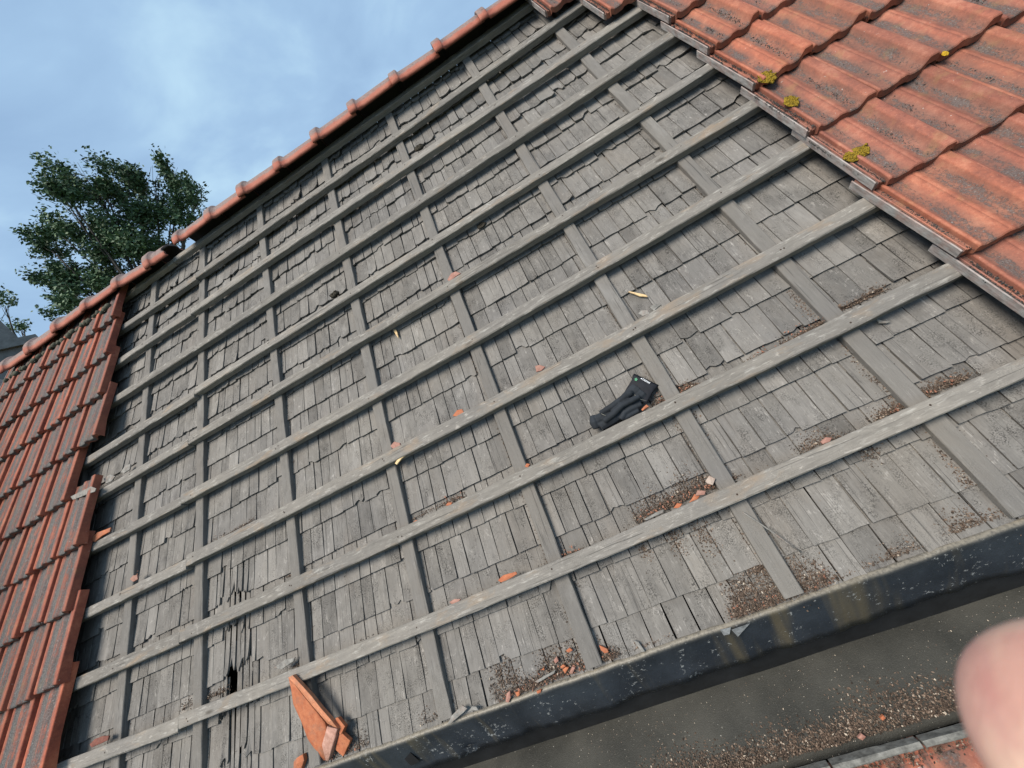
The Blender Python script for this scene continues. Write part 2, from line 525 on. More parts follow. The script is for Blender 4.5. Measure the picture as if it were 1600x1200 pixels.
for i, (a, args) in enumerate(shingles[:300]):
    mb = MB()
    add_shingle(mb, *args)
    obj('shingle', mb, M_SHINGLE, roof)
mb = MB()
for a, args in shingles[300:]:
    add_shingle(mb, *args)
tag(obj('shingle_field', mb, M_SHINGLE, roof), kind='stuff')

# ---- counter battens (laths running up the slope over the rafters) ---------
SZ0, SZ1 = 0.012, 0.037
strips = [(-0.0071, 0.7899), (0.0095, 0.2264), (0.0086, -0.3783), (0.0058, -0.9136), (-0.0087, -1.4681), (-0.0036, -2.045), (-0.0089, -2.5366), (-0.009, -3.1), (0, 1.36)]

def bar(mb, path, w, z0, z1, seed, ax, rag=0.0012, ch=0.004, tone=0.5):
    """timber along path [(u,v)], centre line; ax 0 = runs along u, 1 = along v"""
    rings = []
    run = 0
    for k, (u, v) in enumerate(path):
        if k:
            run += math.hypot(u - path[k - 1][0], v - path[k - 1][1])
        h = w / 2
        prof = [(-h, z0), (h, z0), (h, z1 - ch), (h - ch, z1), (0, z1 + 0.0006), (-h + ch, z1), (-h, z1 - ch)]
        acr = [0, w, w + z1 - z0, w + z1 - z0 + .003, 1.5 * w + z1 - z0, 2 * w + z1 - z0, 2 * w + z1 - z0 + .003]
        ring = []
        for q, (a, z) in enumerate(prof):
            da = rag * nz(run * 9, q * 3.7, seed * 90) + rag * 0.7 * nz(run * 45, q * 3.7, seed * 50)
            dz = rag * nz(run * 7, q * 5.1 + 9, seed * 70) + (rag * 0.6 * nz(run * 60, q * 2.3, seed * 33))
            p = (u, v + a + da, z + dz) if ax == 0 else (u + a + da, v, z + dz)
            ring.append(mb.vert(p, (acr[q] + seed * 5, run + seed * 9, seed), (tone, seed, 0)))
        rings.append(ring)
    n = 7
    for k in range(len(rings) - 1):
        for q in range(n):
            a, b = rings[k], rings[k + 1]
            f = (a[q], a[(q + 1) % n], b[(q + 1) % n], b[q])
            mb.face(f if ax == 1 else f[::-1])
    mb.face(rings[0] if ax == 0 else rings[0][::-1]); mb.face(rings[-1][::-1] if ax == 0 else rings[-1])

for i, (sl_, u0) in enumerate(strips):
    mb = MB()
    path = []
    v = -0.295
    while v < APEX - 0.02:
        path.append((u0 + sl_ * v + 0.003 * nz(v * 1.4, i * 3.3, 1), v))
        v += 0.05
    bar(mb, path, 0.053 if i != 4 else 0.05, SZ0, SZ1, 0.1 + i * 0.083, 1, 0.0014, 0.0025, tone=0.5 + 0.07 * math.sin(i * 2.3))
    o = obj('counter_batten', mb, M_STRIP, roof)

# ---- tile battens ---------------------------------------------------------
BZ0, BZ1, BW = 0.0385, 0.072, 0.051
quad = [(0.00597, 0.00853, 0.0178), (0.00465, 0.00625, 0.33454), (0.00528, 0.0091, 0.65383), (0.0087, 0.01512, 0.97749),
        (0.00131, -6e-05, 1.30358), (0.00109, 0.00449, 1.61859), (0.0025, 0.0035, 1.941), (-0.001, -0.00506, 2.26955),
        (0.006, 0.013, 2.58659), (0.0, 0.002, 2.925)]
def batten_v(i, u):
    a, b, c = quad[i]
    return a * u * u + b * u + c
joints = [-2.10, -2.11, -2.08, -2.13, -2.09, -2.05, None, -2.1, -2.06, -2.3]
def make_batten(i, ua, ub, dv, dz, seed, rag=0.0016, mat=None):
    mb = MB()
    n = max(2, int((ub - ua) / 0.03))
    path = []
    for k in range(n + 1):
        u = ua + (ub - ua) * k / n
        path.append((u, batten_v(i, u) - BW / 2 + dv + 0.0022 * nz(u * 1.7, i * 7.7, 3)))
    w = BW * (1 + 0.05 * math.sin(i * 5.1 + ua))
    bar(mb, path, w, BZ0 + dz, BZ1 + dz, seed, 0, rag, 0.0035, tone=0.5 + 0.16 * math.sin(seed * 40))
    return obj('batten', mb, mat or M_BATTEN, roof)
M_OLD = wood_material('rotten_batten_wood', (0.10, 0.088, 0.07), (0.30, 0.265, 0.21), 'u', 0.5, 0.7)
for i in range(10):
    j = joints[i]
    mat = None
    rag = 0.0016 if i < 9 else 0.0025
    if j is None:
        make_batten(i, -4.1, 1.75, 0, 0, 0.07 * i + 0.02, rag, mat)
    else:
        make_batten(i, -4.1, j - 0.0015, -0.009 + 0.006 * math.sin(i * 2.2), -0.001, 0.07 * i + 0.045, rag if i < 9 else 0.005, M_OLD if i == 9 else mat)
        make_batten(i, j + 0.0015, 3.4 if i < 9 else 1.3, 0, 0, 0.07 * i + 0.02, rag, mat)

mb = MB()
rn = random.Random(2)
for i in range(10):
    for (s_, u0) in strips[:7]:
        for k in range(rn.choice((1, 1, 2))):
            v = batten_v(i, u0) - BW * rn.uniform(.3, .7)
            x = u0 + s_ * v + rn.uniform(-.014, .014)
            n0 = len(mb.v)
            for a in range(7):
                mb.vert((x + .003 * math.cos(a * .9), v + .003 * math.sin(a * .9), BZ1 + .0012), (0, 0, 0))
            mb.vert((x, v, BZ1 + .0022), (0, 0, 0))
            for a in range(7):
                mb.face((n0 + a, n0 + (a + 1) % 7, n0 + 7))
tag(obj('nail_heads', mb, plain('rusty_nail', (0.035, 0.022, 0.016), 0.8), roof), kind='stuff')

# ---- clay tiles -----------------------------------------------------------
#        u,      z,    trough, flange
PROF = [(-0.034, -0.010, 0, 1), (-0.034, 0.0125, 0, 1), (-0.0315, 0.0145, 0, .8), (-0.029, 0.0125, 0, .7), (-0.028, 0.005, 1, .35), (-0.0215, 0.0045, 1, .35),
        (-0.0205, 0.0105, .2, .1), (-0.0165, 0.0105, .2, .1), (-0.0155, 0.004, .8, 0), (-0.001, 0.004, .8, 0),
        (0.0, 0.0145, 0, 0), (0.0015, 0.0168, 0, 0), (0.0065, 0.0172, 0, 0), (0.0105, 0.0155, .1, 0), (0.018, 0.0115, .8, 0), (0.028, 0.0095, 1, 0), (0.050, 0.0100, 1, 0),
        (0.062, 0.0125, .6, 0), (0.068, 0.0172, .3, 0), (0.073, 0.0200, .2, 0), (0.0835, 0.0203, .2, 0), (0.0848, 0.0178, .4, 0), (0.0862, 0.0202, .2, 0), (0.093, 0.0194, .2, 0), (0.098, 0.0172, .3, 0),
        (0.106, 0.0118, .7, 0), (0.118, 0.0096, 1, 0), (0.137, 0.0102, 1, 0), (0.145, 0.0145, .9, 0), (0.1535, 0.0250, .5, 0), (0.1565, 0.0283, .1, 0), (0.160, 0.0292, 0, 0), (0.1835, 0.0292, 0, 0),
        (0.1866, 0.0280, 0, 0), (0.1885, 0.0245, 0, 0), (0.1892, 0.004, 0, 0)]
def panel(u):
    return max(0.0, min(1.0, (u - 0.008) / 0.012)) * max(0.0, min(1.0, (0.176 - u) / 0.014))
TL = 0.405
def tile_mesh(name, seed, chip=False, headlip=False, relief=1.0):
    mb = MB()
    prof = [(u, z if u < 0 else 0.0098 + (z - 0.0098) * relief * (0.62 if 0.055 < u < 0.108 and relief > 1 else 1.0), tr, fl) for (u, z, tr, fl) in PROF]
    rows = [(0.0, -0.0045, 0), (0.0035, -0.0012, 0), (0.009, 0, 0), (0.12, 0, 0), (0.25, 0, 0), (TL - 0.02, 0, 0), (TL, 0, 0)]
    if headlip:
        rows = rows[:5] + [(TL - 0.05, 0, 0), (TL - 0.045, -0.004, 0), (TL - 0.028, -0.004, 0), (TL - 0.026, 0.012, 0), (TL - 0.02, 0.012, 0), (TL - 0.018, -0.004, 0), (TL - 0.014, -0.004, 0), (TL - 0.012, 0.016, 0), (TL, 0.014, 0)]
    top = []; bot = []
    for j, (v, dz, _) in enumerate(rows):
        ra = []; rb = []
        for q, (u, z, tr, fl) in enumerate(prof):
            du = 0.0006 * nz(v * 14, q * .7, seed); dzz = 0.0006 * nz(v * 25, u * 60, seed + 4)
            vv = v
            if j < 3:
                vv += 0.0022 * nz(u * 70, seed * 3, 2)
                if chip and u > 0.14:
                    vv += 0.012 * max(0, nz(u * 30, seed, 9) + 0.4) * (u - 0.15) / 0.046
            if u < -0.0005:
                vv = v + (0.012 if j < 3 else 0)
            zt = z + dz * (1 if u > -0.0005 else 0.3) + dzz
            if headlip and v > TL - 0.06:
                zt = 0.012 + dz
            ra.append(mb.vert((u + du, vv, zt), (u, v, seed), (tr, fl, panel(u))))
            under = 0.013 if j > 2 else 0.024
            rb.append(mb.vert((u + du, vv, min(zt, z) - under if z > 0.0 else zt - 0.004), (u, v, seed), (tr * .5, fl, 0)))
        top.append(ra); bot.append(rb)
    n = len(PROF)
    for j in range(len(rows) - 1):
        for q in range(n - 1):
            sm = q not in (0, 3, 5, 7, 9, n - 2)
            mb.face((top[j][q], top[j][q + 1], top[j + 1][q + 1], top[j + 1][q]), sm and j > 1)
            mb.face((bot[j][q], bot[j + 1][q], bot[j + 1][q + 1], bot[j][q + 1]))
        mb.face((top[j][0], top[j + 1][0], bot[j + 1][0], bot[j][0]))
        mb.face((top[j][-1], bot[j][-1], bot[j + 1][-1], top[j + 1][-1]))
    for q in range(n - 1):
        mb.face((bot[0][q], bot[0][q + 1], top[0][q + 1], top[0][q]))
        mb.face((top[-1][q], top[-1][q + 1], bot[-1][q + 1], bot[-1][q]))
    return mb.mesh(name)

TILES_R = [tile_mesh('clay_tile', s, s in (2, 4), relief=1.38) for s in range(6)]
TILES_L = [tile_mesh('clay_tile', 10 + s, s in (1, 2)) for s in range(4)]
for me in TILES_R: me.materials.append(M_TILE)
for me in TILES_L: me.materials.append(M_TILE_OLD)
TZT, TZH = 0.119, 0.078          # base height of a tile at its tail and at its head
TILT = math.atan2(TZT - TZH, TL)
rt = random.Random(5)
right_tiles = []
def put_tile(meshes, u, v, dz=0.0):
    o = obj('clay_tile', rt.choice(meshes), None, roof)
    o.location = (u + rt.gauss(0, 0.0012), v + rt.gauss(0, 0.0035), TZT + dz + rt.gauss(0, 0.0016))
    o.rotation_euler = (-TILT + rt.gauss(0, 0.003), rt.gauss(0, 0.008), rt.gauss(0, 0.009))
    return o
# right-hand field: its left edge follows the missing tiles
TAIL = [0.006 + GAUGE * k for k in range(9)]
right_edge = {0: 1.124, 1: 1.124, 2: 1.124, 3: 1.126, 4: 1.136, 5: 1.137, 6: 1.138, 7: 0.962, 8: 0.962 - 0.2}
for r_ in range(0, 9):
    u = right_edge[r_]
    umax = 1.75 + 0.42 * r_
    while u < min(umax, 3.5):
        o = put_tile(TILES_R, u, TAIL[r_])
        right_tiles.append((u, TAIL[r_]))
        u += 0.2
# left-hand field
left_edge = {0: -2.795, 1: -2.785, 2: -2.80, 3: -2.79, 4: -2.985, 5: -2.775, 6: -2.785, 7: -2.785, 8: -2.765}
for r_ in range(0, 9):
    u = left_edge[r_] - 0.2
    while u > -4.2:
        put_tile(TILES_L, u, TAIL[r_] + 0.012 + (0.012 if r_ > 4 else 0))
        u -= 0.2

# ---- ridge tiles ----------------------------------------------------------
RC = (2.896, 0.071); RR = 0.106
def ridge_mesh(name, length, seed, collar=True, broken=False):
    """half-round hood along u; local origin on its axis, open side towards the ground"""
    mb = MB()
    sec = []
    c = 0.055
    if collar:
        sec = [(0, 0.016), (0.004, 0.019), (c - 0.006, 0.019), (c, 0.013), (c + 0.006, 0.0)]
    else:
        sec = [(0, 0)]
    k = 6
    for i in range(1, k + 1):
        sec.append((c + 0.006 + (length - c - 0.006) * i / k, -0.006 * i / k))
    NA = 14
    for inner in (0, 1):
        base = len(mb.v)
        for (x, dr) in sec:
            for a in range(NA + 1):
                th = rad(-78 + 156 * a / NA)
                r = RR + dr - inner * 0.014 + 0.0014 * nz(x * 12, a * .6, seed)
                # hood axis up = (v, n) = (sin, cos) of the pitch
                up = math.cos(th) * r; side = math.sin(th) * r
                xx = x
                if broken and x > length * 0.6:
                    xx = x - abs(nz(a * 0.9, seed, 3)) * 0.07 * (x / length)
                p = (xx, up * sp + side * cp, up * cp - side * sp)
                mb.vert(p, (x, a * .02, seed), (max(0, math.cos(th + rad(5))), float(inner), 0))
        for s in range(len(sec) - 1):
            for a in range(NA):
                q = base + s * (NA + 1) + a
                f = (q, q + 1, q + NA + 2, q + NA + 1)
                mb.face(f if not inner else f[::-1], True)
    half = len(sec) * (NA + 1)
    last = (len(sec) - 1) * (NA + 1)
    for a in range(NA):
        mb.face((a, half + a, half + a + 1, a + 1))
        mb.face((last + a, last + a + 1, half + last + a + 1, half + last + a))
    for s in range(len(sec) - 1):
        for a in (0, NA):
            q = s * (NA + 1) + a
            mb.face((q, q + NA + 1, half + q + NA + 1, half + q))
    return mb.mesh(name)
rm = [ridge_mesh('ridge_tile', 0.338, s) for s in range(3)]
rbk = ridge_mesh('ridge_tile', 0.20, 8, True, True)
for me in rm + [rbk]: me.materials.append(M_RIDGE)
KSC = 1.31 / 1.31
rr = random.Random(9)
RU = [0.648, 0.413, 0.100, -0.227, -0.545, -0.856, -1.183, -1.507, -1.815, -2.128]
# the collars were read on the plane n = .1; they stand a little nearer the eye
RU = [u * 1.0 for u in RU]
RIDGE_U = [1.62, 1.29, 0.96] + RU + [-2.46, -2.775, -3.11, -3.445, -3.78, -4.115]
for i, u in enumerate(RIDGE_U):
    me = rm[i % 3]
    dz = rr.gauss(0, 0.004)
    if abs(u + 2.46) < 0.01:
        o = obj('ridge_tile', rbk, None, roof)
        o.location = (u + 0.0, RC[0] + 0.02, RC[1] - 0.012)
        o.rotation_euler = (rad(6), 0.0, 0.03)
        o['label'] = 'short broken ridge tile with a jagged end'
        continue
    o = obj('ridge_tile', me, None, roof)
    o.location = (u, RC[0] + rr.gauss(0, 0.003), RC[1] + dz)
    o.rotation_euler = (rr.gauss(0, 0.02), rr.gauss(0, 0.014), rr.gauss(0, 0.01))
# mortar lumps bedding the ridge on the left field
mb = MB()
rr = random.Random(3)
# (dark mossy lumps wedged under the ridge tiles)
def lump(mb, c, r, seed, sq=(1, 1, .7), tone=0.5, NS=6):
    top = mb.vert((c[0], c[1], c[2] + r * sq[2]), (c[0], c[1], seed), (tone, seed, 0))
    rings = []
    for j in range(1, NS // 2 + 1):
        ph = math.pi * j / (NS // 2 + 1)
        ring = []
        for i in range(NS + 1):
            th = 2 * math.pi * i / (NS + 1)
            rr_ = r * (1 + 0.45 * nz(math.cos(th) * 1.7 + seed * 9, math.sin(th) * 1.7, math.cos(ph) * 2))
            p = (c[0] + rr_ * sq[0] * math.sin(ph) * math.cos(th), c[1] + rr_ * sq[1] * math.sin(ph) * math.sin(th), c[2] + rr_ * sq[2] * math.cos(ph))
            ring.append(mb.vert(p, (p[0], p[1], seed), (tone, seed, 0)))
        rings.append(ring)
    bot = mb.vert((c[0], c[1], c[2] - r * sq[2]), (c[0], c[1], seed), (tone, seed, 0))
    n = NS + 1
    for i in range(n):
        mb.face((top, rings[0][i], rings[0][(i + 1) % n]), True)
        for j in range(len(rings) - 1):
            mb.face((rings[j][i], rings[j + 1][i], rings[j + 1][(i + 1) % n], rings[j][(i + 1) % n]), True)
        mb.face((bot, rings[-1][(i + 1) % n], rings[-1][i]), True)
u = -4.1
while u < -2.83:
    lump(mb, (u, 2.775 + rr.gauss(0, 0.006), 0.128), rr.uniform(0.016, 0.026), rr.random(), (1.2, 1, .8))
    u += rr.uniform(0.03, 0.075)
obj('ridge_mortar', mb, plain('mossy_mortar', (0.075, 0.075, 0.055), 0.95, 0.5, 60), roof)

# ---- white verge trim at the left gable end --------------------------------
mb = MB()
boxmb(mb, (-4.262, -0.2, 0.02), (-4.225, 2.86, 0.125), 0.3, 1)
obj('verge_board', mb, plain('pale_verge_metal', (0.42, 0.45, 0.46), 0.5, 0.3, 14), roof)

# ================================================================== NEIGHBOUR'S PARTY WALL AND CHIMNEY
def world_ray(px, py):
    q = ray(px, py)
    return ROOF.to_3x3() @ q
def on_plane_x(px, py, x):
    d = world_ray(px, py)
    t = (x - CAMW.x) / d.x
    return CAMW + d * t
nb = thing('party_wall', 'grey rendered party wall with stone coping and a chimney block beyond the left gable', 'wall', roof=False)
pa = on_plane_x(0, 536, -4.55); pb = on_plane_x(52, 524, -4.55)
mgrey = plain('weathered_cement', (0.17, 0.17, 0.165), 0.9, 0.35, 9)
mb = MB(); boxmb(mb, (-4.85, pa.y - 3.5, 0.0), (-4.56, pb.y - 0.03, pb.z - 0.075)); obj('wall', mb, mgrey, nb)
mb = MB(); boxmb(mb, (-4.89, pa.y - 3.5, pb.z - 0.073), (-4.52, pb.y, pb.z)); obj('coping', mb, plain('coping_stone', (0.2, 0.2, 0.19), 0.9, 0.3, 16), nb)
pc = on_plane_x(12, 515, -4.95)
mb = MB(); boxmb(mb, (-5.6, pc.y - 0.9, 0.0), (-4.93, pc.y, pc.z + 1.2)); obj('chimney_block', mb, plain('old_render', (0.21, 0.205, 0.195), 0.9, 0.35, 7), nb)

# ================================================================== VALLEY GUTTER
gut = thing('valley_gutter', 'dark bitumen lined box gutter along the foot of the shingles', 'gutter')
gm = Mat('bitumen_upstand', 0.42)
p = gm.coord('Object')
n1 = gm.noise(p, 7, 5, 0.65); n2 = gm.noise(p, 120, 4, 0.7)
c = gm.ramp(n1, [(0.3, (0.013, 0.017, 0.023)), (0.7, (0.030, 0.037, 0.047))])
st = gm.noise(gm.scale(p, (9, 0.8, 0.8)), 1.0, 3, 0.6, 0.3)
c = gm.mix(gm.ramp(st, [(0.54, 0.0), (0.68, 0.8)]), c, (0.085, 0.072, 0.048))
ed = gm.sepx(gm.attr('tint'), 0)
fl = gm.ramp(gm.math('ADD', gm.noise(p, 70, 5, 0.75), gm.math('MULTIPLY', gm.noise(p, 9, 2, 0.5), 0.35)), [(0.80, 0.0), (0.84, 1.0)])
c = gm.mix(gm.math('MULTIPLY', fl, 0.7), c, (0.30, 0.31, 0.31))
c = gm.mix(gm.math('MULTIPLY', ed, gm.ramp(n2, [(0.2, 0.6), (0.5, 1.0)])), c, gm.ramp(n2, [(0.3, (0.13, 0.115, 0.09)), (0.7, (0.27, 0.24, 0.19))]))
gm.color(c); gm.bump(gm.math('ADD', n1, gm.math('MULTIPLY', n2, 0.25)), 0.5, 0.006)
M_UP = gm.m
gf = Mat('bitumen_floor', 0.62)
p = gf.coord('Object')
n1 = gf.noise(p, 5, 6, 0.65); n2 = gf.noise(p, 300, 3, 0.7); n3 = gf.noise(p, 170, 2, 0.5)
c = gf.ramp(n1, [(0.3, (0.020, 0.0205, 0.018)), (0.7, (0.052, 0.051, 0.044))])
c = gf.mix(gf.ramp(n2, [(0.55, 0.0), (0.7, 0.6)]), c, (0.07, 0.066, 0.057))
c = gf.mix(gf.ramp(n3, [(0.73, 0.0), (0.76, 0.8)]), c, (0.4, 0.38, 0.34))
gf.color(c); gf.bump(n2, 0.5, 0.003)
M_FLOOR = gf.m
def sweep(name, prof, u0, u1, step, mat, fn, tints=None):
    mb = MB()
    us = []
    u = u0
    while u <= u1 + 1e-6:
        us.append(u); u += step
    n = len(prof)
    for u in us:
        for q in range(n):
            v, z = fn(u, q)
            mb.vert((u, v, z), (u, q, 0), (tints[q] if tints else 0, 0, 0))
    for i in range(len(us) - 1):
        for q in range(n - 1):
            a = i * n + q
            mb.face((a, a + 1, a + n + 1, a + n), True)
    return obj(name, mb, mat, gut)
UP = [(-0.303, 0.0165), (-0.306, 0.0220), (-0.312, 0.0245), (-0.318, 0.0235), (-0.323, 0.0185), (-0.336, 0.006), (-0.358, -0.014), (-0.385, -0.039), (-0.410, -0.062), (-0.432, -0.083), (-0.429, -0.086), (-0.400, -0.060)]
def up_fn(u, q):
    v, z = UP[q]
    wv = 0.004 * nz(u * 3, 0, 1) + 0.0025 * nz(u * 14, 0, 2)
    b = [0, 0, 0, 0, 0, .3, .7, 1, 1, 1, 1, .7][q]
    bulge = 0.016 * nz(u * 3.1, 3, q * .12) * b + 0.009 * nz(u * 11, 7, q * .3) * b + 0.004 * nz(u * 31, 2, q * .5) * b
    if q in (9, 10):                      # ragged free edge
        d = 0.012 * nz(u * 4, 1, 1) + 0.006 * nz(u * 22, 4, 1) + 0.004 * nz(u * 60, 8, 1)
        v -= d * .7; z -= d * .7
    return v + wv - bulge * 0.7, z + bulge * 0.7 + (0.0012 * nz(u * 40, q, 5) if q < 5 else 0)
sweep('flashing_flap', UP, -2.2, 1.8, 0.0125, M_UP, up_fn, [.5, .85, .7, .12, .02, 0, 0, 0, 0, 0, 0, 0])
WL = [(-0.325, 0.004), (-0.345, -0.03), (-0.42, -0.105), (-0.475, -0.16), (-0.500, -0.185)]
sweep('gutter_wall', WL, -2.2, 1.8, 0.04, plain('shade_black_bitumen', (0.012, 0.013, 0.014), 0.6, 0.4, 12), lambda u, q: (WL[q][0] + 0.004 * nz(u * 5, q, 1), WL[q][1]))  # shadow below the flap put into the wall's blackened colour
FL = [(-0.488, -0.176), (-0.512, -0.150), (-0.55, -0.115), (-0.60, -0.068), (-0.646, -0.025), (-0.650, -0.04), (-0.652, -0.09)]
def fl_fn(u, q):
    v, z = FL[q]
    b = [0.2, 1, 1, 1, .8, .2, 0][q]
    return v, z + 0.007 * nz(u * 4, q * .6, 9) * b
sweep('gutter_floor', FL, -2.2, 1.8, 0.03, M_FLOOR, fl_fn)
mb = MB(); boxmb(mb, (-2.2, -0.72, -0.30), (1.8, -0.325, -0.20)); obj('gutter_bearer', mb, deckm, gut)
# torn flaps of foil on the top fold
def flake(pts, zs, th=0.0015):
    mb = MB()
    P_ = [at(x, y, z) for (x, y), z in zip(pts, zs)]
    a = [mb.vert(p, (p.x, p.y, 0)) for p in P_]
    b = [mb.vert(p - Vector((0, 0, th)), (p.x, p.y, 0)) for p in P_]
    n = len(a)
    mb.face(a); mb.face(b[::-1])
    for i in range(n):
        mb.face((a[i], b[i], b[(i + 1) % n], a[(i + 1) % n]))
    bm = bmesh.new(); me = mb.mesh('x'); bm.from_mesh(me); bmesh.ops.recalc_face_normals(bm, faces=bm.faces); bm.to_mesh(me); bm.free()
    return me
M_FOIL = plain('peeling_foil', (0.2, 0.21, 0.22), 0.35, 0.5, 60, 0.6)
obj('torn_flap', flake([(1125, 984), (1142, 980), (1140, 991), (1131, 993)], [.03, .032, .02, .012]), M_FOIL, gut)
obj('torn_flap', flake([(1143, 984), (1172, 974), (1153, 995)], [.03, .034, .006]), M_FOIL, gut)
obj('torn_flap', flake([(632, 1186), (641, 1176), (656, 1190), (642, 1197)], [-.02, -.008, -.03, -.035]), plain('torn_bitumen', (0.006, 0.006, 0.007), 0.9), gut)

# ================================================================== LOWER ROOF
low = thing('lower_roof', 'edge of the lower roof with red tile heads below the gutter', 'roof')
lt = [tile_mesh('clay_tile', 30 + s, False, True) for s in range(2)]
for me in lt: me.materials.append(M_TILE)
rt = random.Random(21)
u = 0.086 - 0.205 * 6
LOWZ = 0.002
while u < 1.3:
    for r_ in range(2):
        o = obj('clay_tile', lt[r_ % 2], None, low)
        o.location = (u + 0.004, -0.652 - TL - r_ * 0.33 + rt.gauss(0, 0.003), LOWZ + rt.gauss(0, 0.0015) - r_ * 0.03)
        o.rotation_euler = (rad(-2.5), 0, rt.gauss(0, 0.006))
        # the grey weathered head rim
    u += 0.205
mb = MB(); boxmb(mb, (-2.2, -1.6, -0.12), (1.8, -0.67, -0.06)); obj('boarding', mb, deckm, low)
rim_m = plain('grey_lichened_rim', (0.135, 0.133, 0.122), 0.95, 0.6, 50)
u = 0.086 - 0.205 * 6
while u < 1.3:
    mb = MB()
    pth = [(u + 0.003 + 0.199 * k / 8, -0.640 + 0.002 * nz(u * 3 + k, 2, 2)) for k in range(9)]
    bar(mb, pth, 0.013, LOWZ + 0.004, LOWZ + 0.034, (u * 7) % 1, 0, 0.0015, 0.003)
    obj('head_rim', mb, rim_m, low)
    u += 0.205

# ================================================================== LOOSE PIECES
def shard(name, outline, z, thick, mat, label, cat, group=None, bend=0.0, parts=()):
    """broken flat piece: outline in photo pixels, heights z (one or per corner)"""
    zs = z if isinstance(z, (list, tuple)) else [z] * len(outline)
    P_ = [at(x, y, zz) for (x, y), zz in zip(outline, zs)]
    c = sum(P_, Vector()) / len(P_)
    # finer, slightly broken outline
    Q = []
    n = len(P_)
    for i in range(n):
        a, b = P_[i], P_[(i + 1) % n]
        L = (b - a).length
        k = max(1, int(L / 0.012))
        for j in range(k):
            p = a.lerp(b, j / k)
            if j:
                p += Vector((0.0016 * nz(p.x * 90, p.y * 90, 1), 0.0016 * nz(p.x * 90, p.y * 90, 7), 0))
            Q.append(p - c)
    mb = MB()
    n = len(Q)
    top = [mb.vert(p, tuple(p)) for p in Q]
    mid = [mb.vert(p * 0.9 + Vector((0, 0, 0.0012)), tuple(p)) for p in Q]
    cen = mb.vert((0, 0, bend), (0, 0, 0))
    bot = [mb.vert(p * 0.97 - Vector((0, 0, thick)), tuple(p)) for p in Q]
    cb = mb.vert((0, 0, bend - thick), (0, 0, 0))
    for i in range(n):
        j = (i + 1) % n
        mb.face((top[i], top[j], mid[j], mid[i]))
        mb.face((mid[i], mid[j], cen))
        mb.face((bot[j], bot[i], cb))
        mb.face((top[i], bot[i], bot[j], top[j]))
    me = mb.mesh(name)
    bm = bmesh.new(); bm.from_mesh(me); bmesh.ops.recalc_face_normals(bm, faces=bm.faces); bm.to_mesh(me); bm.free()
    o = obj(name, me, mat)
    on_roof(o, c)
    return tag(o, label, cat, group)

# big broken tile leaning on the lowest batten: curved body, thick rim, broken tail
bt = thing('broken_tile', 'large orange shard of broken roof tile leaning on the lowest batten', 'broken tile', at(490, 1130, 0.05))
def surf(name, L, Rr, z_l, z_r, z_mid, thick, mat, parent, base):
    mb = MB(); NU = 8
    rows = []
    for k in range(len(L)):
        row = []
        for i in range(NU + 1):
            f = i / NU
            x = L[k][0] + (Rr[k][0] - L[k][0]) * f; y = L[k][1] + (Rr[k][1] - L[k][1]) * f
            z = z_l[k] + (z_r[k] - z_l[k]) * f + z_mid[k] * (math.sin(f * math.pi * 1.35 + 0.2))
            p = at(x, y, z) - base + Vector((0.001 * nz(x, y, 1), 0.001 * nz(x, y, 4), 0.0008 * nz(x * .4, y * .4, 8)))
            row.append((mb.vert(p, tuple(p)), mb.vert(p - Vector((0.002, 0.0, thick)), tuple(p))))
        rows.append(row)
    for k in range(len(rows) - 1):
        for i in range(NU):
            a, b, c_, d = rows[k][i], rows[k][i + 1], rows[k + 1][i + 1], rows[k + 1][i]
            mb.face((a[0], d[0], c_[0], b[0]), True); mb.face((a[1], b[1], c_[1], d[1]))
        for i in (0, NU):
            a, d = rows[k][i], rows[k + 1][i]
            mb.face((a[0], a[1], d[1], d[0]))
    for k in (0, -1):
        for i in range(NU):
            a, b = rows[k][i], rows[k][i + 1]
            mb.face((a[0], b[0], b[1], a[1]))
    me = mb.mesh(name)
    bm = bmesh.new(); bm.from_mesh(me); bmesh.ops.recalc_face_normals(bm, faces=bm.faces); bm.to_mesh(me); bm.free()
    return obj(name, me, mat, parent)
bb = at(490, 1130, 0.05)
surf('body', [(451, 1060), (455, 1078), (458, 1100), (470, 1126), (481, 1155), (494, 1174), (506, 1188)],
     [(457, 1065), (470, 1082), (483, 1098), (497, 1115), (508, 1129), (512, 1146), (513, 1188)],
     [.088, .066, .052, .045, .04, .035, .03], [.088, .084, .078, .072, .066, .055, .035], [0, .002, .004, .006, .007, .006, .002], 0.012, M_CLAY, bt, bb)
surf('rim', [(450, 1059), (462, 1071), (475, 1087), (488, 1103), (500, 1117), (512, 1131)],
     [(457, 1055), (470, 1069), (486, 1087), (501, 1106), (515, 1122), (528, 1138)],
     [.094, .090, .085, .079, .073, .068], [.094, .092, .087, .082, .076, .070], [.002] * 6, 0.016, clay('rim_clay', (0.34, 0.12, 0.06), (0.55, 0.24, 0.13)), bt, bb)
surf('tail_face', [(511, 1135), (507, 1150), (503, 1164), (509, 1188)], [(527, 1139), (524, 1152), (519, 1168), (513, 1189)],
     [.066, .058, .05, .036], [.07, .06, .05, .036], [.001] * 4, 0.02, clay('weathered_break', (0.30, 0.15, 0.11), (0.5, 0.3, 0.24)), bt, bb)
shard('tile_fragment', [(524, 1122), (528, 1121), (539, 1135), (535, 1146), (547, 1157), (545, 1163), (536, 1182), (524, 1171), (530, 1146), (527, 1137)],
      [.06, .06, .056, .05, .046, .04, .028, .03, .045, .052], 0.014, M_CLAY, 'stepped orange tile fragment lying against the large leaning shard', 'tile fragment', bend=0.006)
